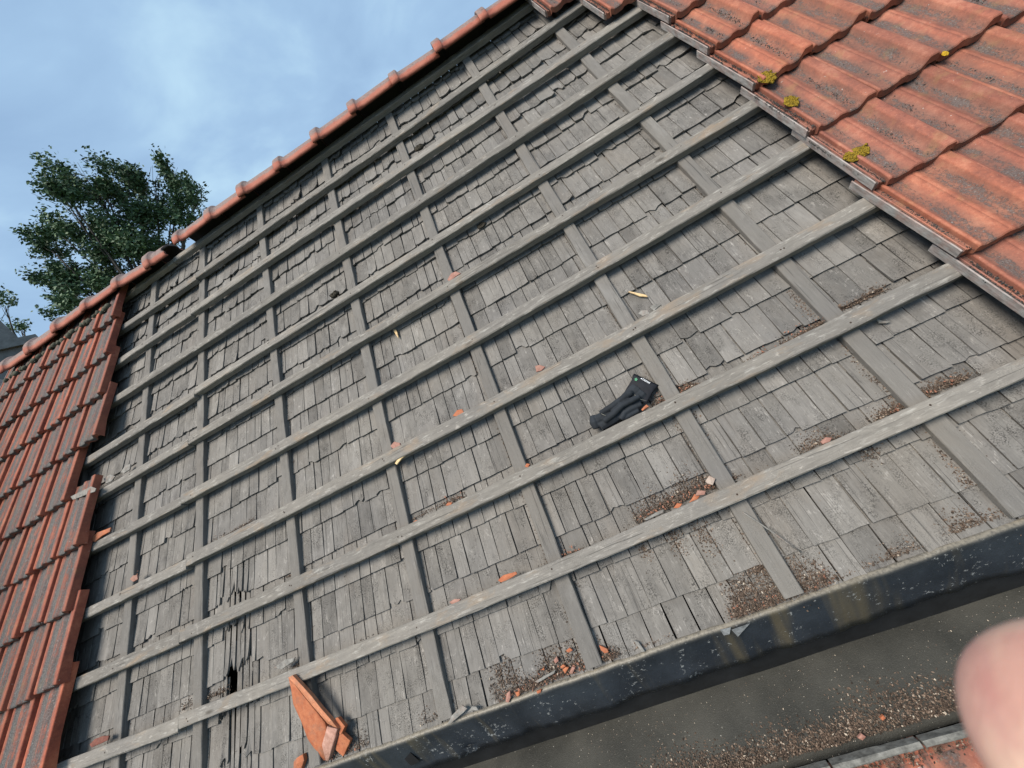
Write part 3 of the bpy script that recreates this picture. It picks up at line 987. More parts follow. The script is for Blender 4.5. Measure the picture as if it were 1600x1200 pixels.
shard('tile_fragment', [(459, 1190), (464, 1184), (473, 1179), (475, 1188), (470, 1204), (458, 1208)], [.035] * 6, 0.016, M_CLAY,
      'rounded orange tile fragment below the large leaning shard', 'tile fragment', bend=0.008)
# single chips that can be pointed at  (outline, height, material, label)
CH = [
 ([(778, 907), (786, 899), (806, 893), (808, 897), (795, 905), (783, 910)], .062, M_CLAY, 'largest orange tile chip resting on the lowest batten, left of the gutter dirt'),
 ([(702, 941), (710, 936), (720, 936), (716, 942), (706, 944)], .064, M_CLAY_PINK, 'small pinkish orange chip on the lowest batten, left of the largest chip'),
 ([(707, 650), (714, 641), (722, 639), (725, 645), (716, 651)], .066, M_CLAY, 'orange chip wedged above a mid-roof batten, left of the glove'),
 ([(610, 697), (616, 690), (625, 692), (626, 700), (616, 704)], .060, M_CLAY_PINK, 'pink chip on the batten above the pale yellow splinter'),
 ([(699, 437), (705, 427), (712, 424), (720, 427), (711, 433), (703, 440)], .058, M_CLAY_PINK, 'dusky pink chip lodged in the upper middle of the roof'),
 ([(836, 572), (843, 570), (852, 573), (846, 579), (838, 581)], .058, M_CLAY_PINK, 'pale pink crumb of tile two battens above and left of the glove'),
 ([(1282, 690), (1290, 683), (1300, 684), (1297, 690), (1286, 694)], .064, M_CLAY_PINK, 'pink chip above the lowest batten, right of the long twig'),
 ([(1052, 794), (1058, 786), (1066, 787), (1062, 794)], .062, M_CLAY, 'bright orange chip in the dirt under the glove, beside the pale wood scraps'),
 ([(1086, 775), (1090, 766), (1103, 767), (1101, 773)], .066, M_CLAY_PINK, 'whitish pink flat chip in the dirt above the lowest batten'),
 ([(1102, 752), (1108, 743), (1118, 748), (1114, 758), (1106, 756)], .045, M_PALE, 'square pinkish chip against the foot of a counter batten'),
 ([(1076, 786), (1085, 772), (1094, 774), (1090, 780)], .06, M_CLAY, 'pale orange flake under the whitish pink chip'),
 ([(790, 1097), (792, 1083), (797, 1079), (798, 1090), (795, 1098)], .03, M_CLAY_PINK, 'upright pink orange sliver at the left end of the gutter dirt'),
 ([(805, 1082), (812, 1080), (812, 1086), (808, 1089)], .03, M_CLAY, 'orange nugget beside the upright sliver on the gutter lip'),
 ([(936, 1008), (941, 1010), (949, 1014), (951, 1019), (945, 1021), (939, 1016)], .03, M_CLAY, 'pointed orange chip right of the counter batten foot, over the gutter lip'),
 ([(884, 1017), (890, 1012), (895, 1016), (889, 1020)], .03, M_CLAY, 'orange chip highest in the gutter dirt heap'),
 ([(865, 1032), (870, 1025), (873, 1033), (868, 1037)], .03, M_CLAY_PINK, 'pink chip in the middle of the gutter dirt heap'),
 ([(889, 1052), (894, 1041), (899, 1043), (894, 1054)], .03, M_CLAY_PINK, 'oblong pink chip near the lip in the gutter dirt heap'),
 ([(879, 1046), (884, 1042), (889, 1043), (883, 1053)], .03, M_CLAY, 'orange flake left of the oblong pink chip'),
 ([(875, 1042), (880, 1038), (884, 1041), (878, 1045)], .032, M_CLAY, 'light orange flake touching the dirt heap centre'),
 ([(845, 1047), (850, 1043), (851, 1047)], .03, M_CLAY, 'tiny orange chip at the left side of the gutter dirt heap'),
 ([(838, 1080), (846, 1077), (845, 1082), (840, 1084)], .03, M_CLAY, 'orange chip sitting right on the gutter lip'),
 ([(915, 1030), (920, 1027), (923, 1031), (918, 1033)], .03, M_CLAY_DARK, 'dark red oval chip under the foot of the counter batten'),
 ([(140, 1163), (148, 1155), (160, 1150), (170, 1150), (168, 1157), (155, 1163), (143, 1168)], .068, M_CLAY_DARK, 'dark red lump of tile on the lowest batten near the left tiles'),
 ([(140, 843), (152, 832), (166, 827), (173, 824), (171, 831), (158, 838), (148, 847)], .075, M_CLAY, 'long orange shard on a batten beside the left tiles'),
 ([(203, 905), (208, 899), (214, 898), (215, 905), (208, 909)], .066, M_CLAY_PINK, 'pinkish crumb of tile at a crossing in the lower left of the roof'),
 ([(696, 790), (700, 785), (707, 785), (704, 790)], .064, M_CLAY, 'small orange crumb in the middle of the second batten from the gutter'),
 ([(644, 817), (649, 813), (654, 812), (652, 817)], .064, M_CLAY, 'tiny orange crumb at the crossing left of the small orange crumb'),
 ([(820, 729), (823, 724), (828, 725), (825, 731)], .06, M_CLAY, 'bright red crumb behind the batten left of the glove'),
 ([(1002, 640), (1010, 632), (1014, 635), (1004, 642)], .066, M_CLAY, 'orange sliver tucked under the glove on the batten'),
 ([(1375, 1122), (1380, 1117), (1384, 1122), (1379, 1126)], -.02, M_CLAY, 'orange chip lying in the dirt on the gutter floor'),
 ([(1340, 1153), (1346, 1146), (1353, 1151), (1348, 1157)], -.02, M_CLAY_PINK, 'dull pink chip in the gutter dirt next to the lower tile rim'),
]
for outline, z, mat, lab in CH:
    shard('tile_chip', outline, z, 0.007, mat, lab, 'tile chip', 'tile chips scattered on the roof', bend=0.003)
WD = [
 ([(981, 456), (984, 455), (1010, 461), (1012, 464), (1000, 463)], .026, M_SPLINTER, 'pale yellow splinter of wood on the shingles above the glove', 'splinter'),
 ([(614, 515), (618, 514), (621, 520), (623, 529), (619, 524)], .026, M_SPLINTER, 'pale orange splinter hanging below a batten in the middle of the roof', 'splinter'),
 ([(617, 724), (624, 713), (634, 708), (639, 708), (628, 716), (620, 726)], .066, M_SPLINTER, 'bright yellow splinter torn from the lower edge of a batten', 'splinter'),
 ([(699, 1132), (706, 1118), (722, 1102), (730, 1107), (720, 1117), (704, 1131)], .04, M_DEBRIS_WOOD, 'grey wooden scrap lying on the gutter edge', 'wood scrap'),
 ([(730, 1113), (738, 1103), (744, 1104), (748, 1110), (738, 1110)], .038, M_DEBRIS_WOOD, 'pale short scrap right of the grey wooden scrap', 'wood scrap'),
 ([(997, 490), (1003, 484), (1012, 485), (1015, 490), (1005, 494)], .064, M_DEBRIS_WOOD, 'pale knobbly scrap behind a batten above the glove', 'wood scrap'),
 ([(1016, 481), (1022, 474), (1034, 476), (1028, 480), (1022, 486)], .066, M_DEBRIS_WOOD, 'bent pale scrap beside the knobbly scrap above the glove', 'wood scrap'),
 ([(428, 1043), (445, 1031), (461, 1027), (458, 1034), (440, 1046)], .055, M_DEBRIS_WOOD, 'dark grey shingle scrap behind the batten by the leaning shard', 'wood scrap'),
 ([(162, 748), (172, 741), (180, 744), (174, 752), (165, 756)], .066, M_DEBRIS_WOOD, 'grey stony scrap on a batten beside the left tiles', 'wood scrap'),
 ([(188, 738), (196, 727), (204, 725), (203, 733), (193, 740)], .05, M_DEBRIS_WOOD, 'round grey scrap right of the stony scrap by the left tiles', 'wood scrap'),
 ([(110, 776), (142, 760), (150, 763), (148, 768), (114, 781)], .118, M_DEBRIS_WOOD, 'broken grey tile head strip on top of the left tile field', 'wood scrap'),
 ([(1005, 812), (1030, 798), (1038, 796), (1036, 801), (1010, 813)], .064, M_DEBRIS_WOOD, 'long thin grey scrap on the dirt above the lowest batten', 'wood scrap'),
 ([(1368, 497), (1377, 502), (1393, 502), (1386, 505), (1374, 505)], .028, M_DEBRIS_WOOD, 'curved pale sliver on the shingles near the right tiles', 'splinter'),
 ([(990, 1000), (998, 1003), (1008, 1018), (1003, 1019)], .028, M_DEBRIS_WOOD, 'leaning grey shingle scrap at the gutter lip, right of the dirt heap', 'wood scrap'),
 ([(835, 1065), (862, 1050), (868, 1046), (866, 1052), (840, 1067)], .034, M_DEBRIS_WOOD, 'grey stick lying across the gutter dirt heap', 'wood scrap'),
]
for outline, z, mat, lab, cat in WD:
    shard(cat.replace(' ', '_'), outline, z, 0.005, mat, lab, cat, bend=0.002)
# twig on the shingles
def tube(mb, pts, radii, ns=6, seed=0):
    rings = []
    for k, p in enumerate(pts):
        a = pts[max(0, k - 1)]; b = pts[min(len(pts) - 1, k + 1)]
        d = (b - a).normalized()
        x = d.orthogonal().normalized() if k == 0 else (lx - d * lx.dot(d)).normalized()
        lx = x
        y = d.cross(x)
        rings.append([mb.vert(p + (x * math.cos(2 * math.pi * i / ns) + y * math.sin(2 * math.pi * i / ns)) * radii[k], (i * .01, k * .05, seed), (0.5, seed, 0)) for i in range(ns)])
    for k in range(len(rings) - 1):
        for i in range(ns):
            mb.face((rings[k][i], rings[k][(i + 1) % ns], rings[k + 1][(i + 1) % ns], rings[k + 1][i]), True)
    mb.face(rings[0][::-1]); mb.face(rings[-1])
mb = MB()
tb = at(1205, 825, 0.03)
tube(mb, [at(1160, 800, .05) - tb, at(1180, 813, .047) - tb, at(1205, 830, .044) - tb, at(1228, 847, .036) - tb, at(1252, 863, .026) - tb], [.0016, .0022, .0026, .0026, .0018], 6)
o = obj('twig', mb, M_DEBRIS_WOOD); on_roof(o, tb); tag(o, 'long thin grey twig leaning over a counter batten near the gutter', 'twig')

# dark moss tufts in the upper roof
def tuft(px, py, z, r, mat, label, cat, sq=(1, 1, .6), n=46, group=None, bl=0.5):
    c = at(px, py, z)
    rr = random.Random(int(px * 7 + py))
    mb = MB()
    lump(mb, (0, 0, 0), r * 0.8, rr.random(), (sq[0], sq[1], sq[2] * .8), 0.5, 10)
    for i in range(n):
        th = rr.uniform(0, 6.28); ph = rr.uniform(0, 1.4)
        d = Vector((math.sin(ph) * math.cos(th) * sq[0], math.sin(ph) * math.sin(th) * sq[1], math.cos(ph) * sq[2]))
        d *= 0.62 + 0.55 * nz(d.x * 2.3 + px, d.y * 2.3, 1)
        lump(mb, d * r * rr.uniform(.8, 1.15), r * rr.uniform(.05, .15), rr.random(), (1, 1, .8), rr.random(), 4)
    o = obj(cat.replace(' ', '_'), mb, mat); on_roof(o, c)
    return tag(o, label, cat, group)
M_TUFT = plain('dark_dry_moss', (0.035, 0.03, 0.022), 0.95, 0.6, 120)
tuft(523, 460, .05, .030, M_TUFT, 'dark dry moss tuft on a batten in the upper left of the roof', 'moss tuft', (1.3, .8, .7))
tuft(655, 231, .05, .032, M_TUFT, 'brown dry moss tuft high on the roof near the ridge', 'moss tuft', (1.4, .8, .6))
tuft(752, 352, .024, .022, M_TUFT, 'flat dark moss patch under a batten in the upper middle of the roof', 'moss tuft', (1.4, 1, .35))
def moss_mat(name, a, b):
    m = Mat(name, 0.95)
    p = m.coord('Object')
    n = m.noise(p, 110, 5, 0.75); v = m.voro(p, 200)
    m.color(m.ramp(m.math('ADD', m.math('MULTIPLY', n, 0.6), m.math('MULTIPLY', v, 0.6)), [(0.3, a), (0.7, b)]))
    m.bump(v, 0.8, 0.004)
    return m.m
M_MOSS = moss_mat('yellow_green_moss', (0.055, 0.042, 0.006), (0.25, 0.165, 0.012))
MSQ = (1.0, 1.0, .45)
tuft(1199, 121, .124, .040, M_MOSS, 'round yellow green moss cushion with a pale middle on the right tiles', 'moss', (.9, 1.2, .13), 190)
tuft(1237, 158, .121, .031, M_MOSS, 'small yellow green moss cushion below the round one on the right tiles', 'moss', (1, 1.2, .12), 130)
tuft(1338, 241, .119, .041, M_MOSS, 'widest yellow green moss cushion, lowest on the right tiles', 'moss', (1.25, .8, .13), 190)
tuft(1476, 84, .13, .014, moss_mat('orange_lichen', (0.3, 0.17, 0.012), (0.5, 0.32, 0.02)), 'tiny orange yellow lichen spot near the top right corner', 'lichen', (1, 1.1, .3), 30)

# ---- glove ----------------------------------------------------------------
gb = at(965, 640, 0.05)
glove = thing('work_glove', 'black fabric work glove with its fingers folded over, lying on a batten', 'glove', gb)
mb = MB()
def L(x, y, z):
    return at(900 + x / 10, 560 + y / 10, z) - gb
def tubez(pts, r):
    tube(mb, [L(*p) for p in pts], r, 10)
# folded knuckle end, palm, four fingers, thumb, wrist
tubez([(260, 900, .048), (290, 1000, .05), (320, 1100, .046)], [.012, .019, .012])
tubez([(330, 960, .05), (480, 900, .046), (640, 790, .042)], [.019, .022, .02])
tubez([(380, 1070, .046), (540, 960, .044), (700, 860, .04)], [.018, .022, .02])
tubez([(640, 830, .038), (800, 640, .036), (960, 470, .034)], [.022, .026, .026])
tubez([(760, 830, .034), (900, 680, .034), (1040, 540, .032)], [.02, .026, .026])
tubez([(380, 860, .064), (560, 750, .068), (720, 630, .067), (850, 540, .063), (875, 525, .060)], [.0100, .0118, .0116, .0112, .008])
tubez([(440, 980, .066), (600, 850, .072), (720, 730, .073), (880, 650, .070), (985, 595, .063)], [.011, .0118, .0112, .0106, .0088])
tubez([(700, 950, .052), (760, 840, .056), (880, 770, .054), (1020, 715, .048)], [.011, .0115, .011, .009])
tubez([(720, 940, .046), (840, 880, .046), (980, 810, .044)], [.012, .012, .009])
me = mb.mesh('glove_body')
go = obj('glove_body', me, None, glove)
rmod = go.modifiers.new('remesh', 'REMESH'); rmod.mode = 'VOXEL'; rmod.voxel_size = 0.0026; rmod.use_smooth_shade = True
smod = go.modifiers.new('smooth', 'SMOOTH'); smod.iterations = 2; smod.factor = 0.5
M_GLOVE = Mat('black_knit', 0.8)
p = M_GLOVE.coord('Object')
kn = M_GLOVE.noise(p, 500, 2, 0.5)
M_GLOVE.color(M_GLOVE.ramp(M_GLOVE.noise(p, 14, 3, 0.6), [(0.3, (0.008, 0.010, 0.013)), (0.7, (0.024, 0.030, 0.038))]))
M_GLOVE.bump(kn, 0.5, 0.0015)
M_GLOVE.b.inputs['Sheen Weight'].default_value = 0.03
me.materials.append(M_GLOVE.m)
# cuff: a flattened ribbed sleeve with a hemmed band
mb = MB()
cl = [(735, 560), (800, 450), (870, 340), (885, 270), (905, 235)]
cr_ = [(1110, 700), (1150, 620), (1210, 520), (1275, 440), (1292, 415)]
cz_ = [(.028, .050), (.026, .050), (.024, .050), (.024, .050), (.026, .048)]
NR = 24
rings = []
for k in range(5):
    a = Vector((cl[k][0], cl[k][1])); b = Vector((cr_[k][0], cr_[k][1]))
    ring = []
    for i in range(NR):
        th = 2 * math.pi * i / NR
        f = 0.5 - 0.5 * math.cos(th)
        q = a.lerp(b, f)
        zlo, zhi = cz_[k]
        zz = (zlo + zhi) / 2 + (zhi - zlo) / 2 * math.copysign(abs(math.sin(th)) ** 0.7, math.sin(th))
        if k < 2 and math.sin(th) > 0:
            zz += 0.0018 * math.sin(f * 40)
        ring.append(mb.vert(L(q.x, q.y, zz), (0, 0, 0)))
    rings.append(ring)
for k in range(4):
    for i in range(NR):
        mb.face((rings[k][i], rings[k + 1][i], rings[k + 1][(i + 1) % NR], rings[k][(i + 1) % NR]), True)
inner = []
for i in range(NR):
    p0 = Vector(mb.v[rings[4][i]]); p1 = Vector(mb.v[rings[2][i]])
    q = p0.lerp(p1, .5); q.z = q.z * 0.6 + 0.4 * (0.037 - gb.z)
    inner.append(mb.vert(q, (0, 0, 0)))
for i in range(NR):
    mb.face((rings[4][i], inner[i], inner[(i + 1) % NR], rings[4][(i + 1) % NR]), True)
mb.face(inner)
me = mb.mesh('cuff')
bm = bmesh.new(); bm.from_mesh(me); bmesh.ops.recalc_face_normals(bm, faces=bm.faces); bm.to_mesh(me); bm.free()
M_CUFF = plain('black_cuff', (0.009, 0.010, 0.014), 0.75, 0.3, 60)
obj('cuff', me, M_CUFF, glove)
def mark(mb, x0, y0, x1, y1, z, wdt):
    a = L(x0, y0, z); b = L(x1, y1, z)
    d = (b - a).normalized(); nrm = Vector((-d.y, d.x, 0)) * wdt / 2
    ids = [mb.vert(q, (0, 0, 0)) for q in (a + nrm, a - nrm, b - nrm, b + nrm)]
    top = [mb.vert(Vector(mb.v[i]) + Vector((0, 0, .0006)), (0, 0, 0)) for i in ids]
    mb.face(top)
    for i in range(4):
        mb.face((ids[i], ids[(i + 1) % 4], top[(i + 1) % 4], top[i]))
# small white print on the band: a dot and a run of letters too small to read
mb = MB()
x0, y0, x1, y1 = 1012, 305, 1170, 395
ux, uy = (x1 - x0), (y1 - y0)
ZP = .0512
mark(mb, 1014, 312, 1032, 322, ZP, .0028)
for k in range(7):
    f = 0.22 + k * 0.108
    cx, cy = x0 + ux * f, y0 + uy * f
    mark(mb, cx - 8, cy + 14, cx + 6, cy - 12, ZP, .0012)
    mark(mb, cx + 1 + (k % 2) * 4, cy + (9 if k % 3 else -9), cx + 11, cy + (14 if k % 3 else -4), ZP, .0011)
    if k % 2:
        mark(mb, cx - 2, cy - 2, cx + 8, cy + 4, ZP, .0010)
obj('cuff_print', mb, plain('white_print', (0.75, 0.77, 0.8), 0.6, 0.05), glove)
mb = MB()
cx, cy = 938, 328
cen = mb.vert(L(cx, cy, ZP + .0006)); ring = []
for i in range(10):
    th = 2 * math.pi * i / 10
    r = 20 if i % 2 else 26
    ring.append(mb.vert(L(cx + r * math.cos(th), cy + r * 1.1 * math.sin(th), ZP + .0003)))
for i in range(10):
    mb.face((cen, ring[(i + 1) % 10], ring[i]))
obj('cuff_emblem', mb, plain('green_print', (0.06, 0.22, 0.12), 0.6, 0.2, 200), glove)
# loose pale stitches
mb = MB()
tube(mb, [L(905, 560, .056), L(940, 590, .06), L(1010, 640, .056), L(1105, 665, .053)], [.0006] * 4, 4)
M_THREAD = plain('pale_thread', (0.3, 0.29, 0.24), 0.8)
obj('stitching', mb, M_THREAD, glove)
mb = MB()
tube(mb, [L(380, 860, .071), L(430, 880, .074), L(485, 905, .07)], [.0007] * 3, 4)
obj('stitching', mb, M_THREAD, glove)

# ================================================================== DIRT, CRUMBS, MOSS GRANULES
dm = Mat('crumbly_dirt', 0.95)
tt = dm.attr('tint')
dc = dm.ramp(dm.sepx(tt, 0), [(0.0, (0.028, 0.02, 0.015)), (0.35, (0.07, 0.05, 0.038)), (0.7, (0.135, 0.095, 0.07)), (0.93, (0.26, 0.195, 0.15)), (1.0, (0.42, 0.36, 0.29))])
dm.color(dc)
M_DIRT = dm.m
OCT = [(1, 0, 0), (-1, 0, 0), (0, 1, 0), (0, -1, 0), (0, 0, 1), (0, 0, -1)]
OF = [(0, 2, 4), (2, 1, 4), (1, 3, 4), (3, 0, 4), (2, 0, 5), (1, 2, 5), (3, 1, 5), (0, 3, 5)]
rc = random.Random(77)
def crumb(mb, p, s, tone):
    a, b, c = rc.uniform(0, 6.28), rc.uniform(-.6, .6), rc.uniform(-.6, .6)
    Rm = Matrix.Rotation(a, 3, 'Z') @ Matrix.Rotation(b, 3, 'X') @ Matrix.Rotation(c, 3, 'Y')
    sx, sy, sz = s * rc.uniform(.6, 1.5), s * rc.uniform(.5, 1.0), s * rc.uniform(.35, .8)
    i0 = len(mb.v)
    for o_ in OCT:
        q = Rm @ Vector((o_[0] * sx, o_[1] * sy, o_[2] * sz))
        mb.vert((p[0] + q.x, p[1] + q.y, p[2] + q.z), (0, 0, 0), (tone, 0, 0))
    for f in OF:
        mb.face((i0 + f[0], i0 + f[1], i0 + f[2]))
def tone():
    return min(1, max(0, rc.gauss(0.45, 0.26)))
def drift(mb, pts, n, spread, pile=0.012, smin=.0012, smax=.004, zf=None, one_side=True):
    """crumbs piled along a line of photo points; spread in metres up the slope"""
    P_ = [at(x, y, 0.03) for x, y in pts]
    for _ in range(int(n * 1.6)):
        k = rc.randrange(len(P_) - 1)
        p = P_[k].lerp(P_[k + 1], rc.random())
        d = abs(rc.gauss(0, 1)) * spread if one_side else rc.gauss(0, 1) * spread
        d *= 0.35 + 1.3 * max(0, 0.5 + nz(p.x * 11, p.y * 3, len(pts)))
        v = p.y + d; u = p.x + rc.gauss(0, 0.012)
        z = (zf or (lambda v_: max(0.004, shingle_z(v_))))(v) + pile * math.exp(-d / (spread * 1.2 + 1e-6)) * rc.random()
        crumb(mb, (u, v, z), rc.uniform(smin, smax) * rc.uniform(.35, 1) * (1.9 if rc.random() < .03 else 1), tone())

mb = MB()
drift(mb, [(1000, 818), (1040, 797), (1075, 780), (1118, 762)], 1700, .030, .020)
drift(mb, [(1118, 762), (1150, 748)], 250, .012)
drift(mb, [(868, 880), (905, 862)], 260, .010)
drift(mb, [(1255, 708), (1310, 683)], 350, .016)
drift(mb, [(1375, 655), (1440, 623), (1520, 588)], 1300, .014, .014)
drift(mb, [(1025, 634), (1062, 612), (1085, 602)], 800, .018, .014)
drift(mb, [(1180, 562), (1240, 530), (1300, 495)], 900, .010, .012)
drift(mb, [(1300, 490), (1350, 468), (1385, 452)], 700, .012, .012)
drift(mb, [(620, 822), (690, 790), (720, 778)], 350, .008, .010)
drift(mb, [(305, 862), (350, 838), (392, 815)], 420, .012, .012)
drift(mb, [(278, 1112), (315, 1096), (350, 1082)], 420, .014, .012)
drift(mb, [(455, 1045), (480, 1036)], 160, .012)
drift(mb, [(440, 905), (470, 893)], 120, .008)
drift(mb, [(1060, 612), (1090, 600)], 150, .01)
for bx in range(9):                      # a thin line of grit behind every batten
    for _ in range(330):
        u = rc.uniform(-2.75, 1.1)
        d = abs(rc.gauss(0, .006))
        v = batten_v(bx, u) + d
        if rc.random() < 0.45 + 0.6 * nz(u * 4, bx * 3.1, 2):
            crumb(mb, (u, v, shingle_z(v) + .001), rc.uniform(.001, .0032), tone() * .8)
    for _ in range(260):                 # and in its lee
        u = rc.uniform(-2.75, 1.1)
        v = batten_v(bx, u) - BW - abs(rc.gauss(0, .010))
        if rc.random() < 0.35 + 0.9 * nz(u * 5, bx * 2.1, 12):
            crumb(mb, (u, v, shingle_z(v) + .001), rc.uniform(.001, .003), tone() * .6)
tag(obj('dirt', mb, M_DIRT), 'brown grit and crumbs gathered behind the battens', 'dirt', kind='stuff').matrix_world = ROOF

mb = MB()
# along the counter battens
for i, (s_, u0) in enumerate(strips[:7]):
    for side in (-1, 1):
        n = 1150 if i < 3 else 520
        for _ in range(n):
            v = rc.uniform(-0.29, 2.7)
            if rc.random() < 0.45 + 0.9 * nz(v * 4, i * 5.3, side):
                u = u0 + s_ * v + side * (0.029 + abs(rc.gauss(0, .006)))
                crumb(mb, (u, v, shingle_z(v) + .001), rc.uniform(.001, .0034), tone() * .85)
# washed down streaks
for (x, y, n, sx, sy) in ((1055, 845, 260, .012, .03), (1100, 835, 320, .016, .035), (1010, 862, 160, .01, .02), (1357, 705, 160, .012, .02), (1310, 505, 200, .012, .02), (1255, 475, 220, .01, .05), (955, 478, 150, .008, .03), (1370, 590, 160, .01, .05), (1240, 905, 260, .012, .03), (1520, 760, 260, .008, .05)):
    c = at(x, y, .02)
    for _ in range(n):
        u = c.x + rc.gauss(0, sx); v = c.y + rc.gauss(0, sy)
        crumb(mb, (u, v, shingle_z(v) + .0015), rc.uniform(.001, .0034), tone())
for _ in range(14000):                    # fine grit everywhere
    u = rc.uniform(-2.75, 1.1); v = rc.uniform(-.3, 2.75)
    if rc.random() < 0.3 + 1.1 * nz(u * 3.3, v * 3.3, 40):
        crumb(mb, (u, v, shingle_z(v) + .001), rc.uniform(.0007, .002), tone() * rc.choice((.4, .7, 1.2)))
tag(obj('grit', mb, M_DIRT), 'fine dark grit sprinkled over the grey shingles', 'grit', kind='stuff').matrix_world = ROOF

mb = MB()
lipz = lambda v_: 0.012
drift(mb, [(775, 1100), (815, 1084), (860, 1066), (905, 1050), (965, 1028)], 3300, .038, .020, zf=lipz)
drift(mb, [(1150, 968), (1200, 950), (1250, 932), (1305, 912)], 4200, .046, .018, zf=lipz)
drift(mb, [(1180, 900), (1200, 890), (1235, 925)], 700, .02, .01, zf=lipz)
drift(mb, [(655, 1136), (690, 1122), (700, 1120)], 520, .026, .014, zf=lipz)
drift(mb, [(500, 1196), (540, 1180), (570, 1168)], 420, .020, .014, zf=lipz)
drift(mb, [(1310, 908), (1400, 872), (1440, 858)], 420, .014, .01, zf=lipz)
drift(mb, [(1490, 835), (1530, 822), (1580, 806)], 600, .020, .012, zf=lipz)
drift(mb, [(970, 1024), (1010, 1012), (1050, 996)], 320, .012, .008, zf=lipz)
tag(obj('dirt_heap', mb, M_DIRT), 'brown dirt heaped against the gutter lip', 'dirt', kind='stuff').matrix_world = ROOF

mb = MB()
def floor_z(v):
    for (v0, z0), (v1, z1) in zip(FL[:-1], FL[1:]):
        if v1 <= v <= v0:
            return z0 + (z1 - z0) * (v - v0) / (v1 - v0)
    return FL[-1][1]
for _ in range(9000):
    u = rc.uniform(-.4, .75)
    d = abs(rc.gauss(0, 1)) * (.012 + .024 * max(0, .5 + nz(u * 5, 3, 8)))
    v = -.630 + d
    crumb(mb, (u, v, floor_z(v) + .010 * math.exp(-d / .03) * rc.random() + .001), rc.uniform(.0012, .0036), tone())
for _ in range(900):
    u = rc.uniform(-.6, .9); v = rc.uniform(-.66, -.50)
    crumb(mb, (u, v, floor_z(v) + .001), rc.uniform(.0007, .0018), rc.choice((.6, .9, 1.0)))
for _ in range(1500):
    u = rc.uniform(-.4, .75); v = -.661 + rc.gauss(0, .009)
    crumb(mb, (u, v, .016 + .012 * rc.random()), rc.uniform(.0012, .0034), tone())
tag(obj('gutter_dirt', mb, M_DIRT), 'brown leaf litter and grit along the low side of the gutter', 'dirt', kind='stuff').matrix_world = ROOF

# small crumbs of broken tile among the dirt
mb = MB()
for (x0, y0, x1, y1, n, z) in ((780, 1098, 960, 1028, 130, .024), (1000, 815, 1118, 760, 70, .03), (1150, 965, 1300, 912, 60, .022), (868, 878, 905, 860, 22, .03), (1030, 632, 1080, 606, 26, .03), (690, 790, 720, 778, 14, .03), (500, 1192, 560, 1170, 30, .024), (1180, 560, 1310, 490, 26, .028), (205, 908, 215, 902, 8, .03), (1390, 648, 1500, 595, 26, .03)):
    for _ in range(n):
        f = rc.random()
        c = at(x0 + (x1 - x0) * f, y0 + (y1 - y0) * f, z)
        d = abs(rc.gauss(0, .014))
        crumb(mb, (c.x + rc.gauss(0, .008), c.y + d, z - .004 + .006 * rc.random()), rc.uniform(.0016, .0048), 0)
tag(obj('tile_crumbs', mb, clay('dusty_clay', (0.17, 0.075, 0.05), (0.36, 0.17, 0.11))), 'small orange crumbs of broken tile strewn in the dirt', 'rubble', kind='stuff').matrix_world = ROOF

# dry moss granules in the troughs of the right-hand tiles
gmat = Mat('grey_moss_granules', 0.95)
gmat.color(gmat.ramp(gmat.sepx(gmat.attr('tint'), 0), [(0.0, (0.022, 0.021, 0.022)), (0.6, (0.07, 0.066, 0.06)), (1.0, (0.2, 0.19, 0.17))]))
mb = MB()
for (u0, v0) in right_tiles:
    if u0 > 2.6:
        continue
    for _ in range(150):                          # the dark joint beside the neighbour
        s_ = rc.random() * .32 + .004
        crumb(mb, (u0 - .0052 + rc.gauss(0, .0016), v0 + s_, TZT + .005 - s_ * math.tan(TILT) + .002 * rc.random()), rc.uniform(.0012, .0028), rc.random() * .35)
    for tr in (0.041, 0.128):
        amount = max(0, nz(u0 * 5, v0 * 5, tr * 50) + 0.55)
        for _ in range(int(165 * amount)):
            s_ = rc.betavariate(1.4, 1.2) * 0.30 + 0.012
            if nz(s_ * 30, u0 * 9, tr * 90) < 0.02:
                continue
            u = u0 + tr + rc.gauss(0, .0052)
            z = TZT + 0.0100 - s_ * math.tan(TILT) + .0015 * rc.random()
            crumb(mb, (u, v0 + s_, z), rc.uniform(.0012, .0034), rc.random())
for (u0, v0) in right_tiles:                      # dirt packed in the open side channel
    if abs(u0 - right_edge[min(8, max(0, round((v0 - .006) / GAUGE)))]) < .02:
        for _ in range(1000):
            s_ = rc.random() ** .8 * .30 + .014
            if nz(s_ * 14, v0 * 9, 3) < -0.2:
                continue
            u = u0 + rc.choice((-.0248, -.0248, -.0248, -.008)) + rc.gauss(0, .0028)
            crumb(mb, (u, v0 + s_, TZT + 0.006 - s_ * math.tan(TILT) + .003 * rc.random()), rc.uniform(.0012, .003), rc.random() * .6)
tag(obj('moss_granules', mb, gmat.m), 'dark dry moss granules in the tile troughs', 'moss', kind='stuff').matrix_world = ROOF

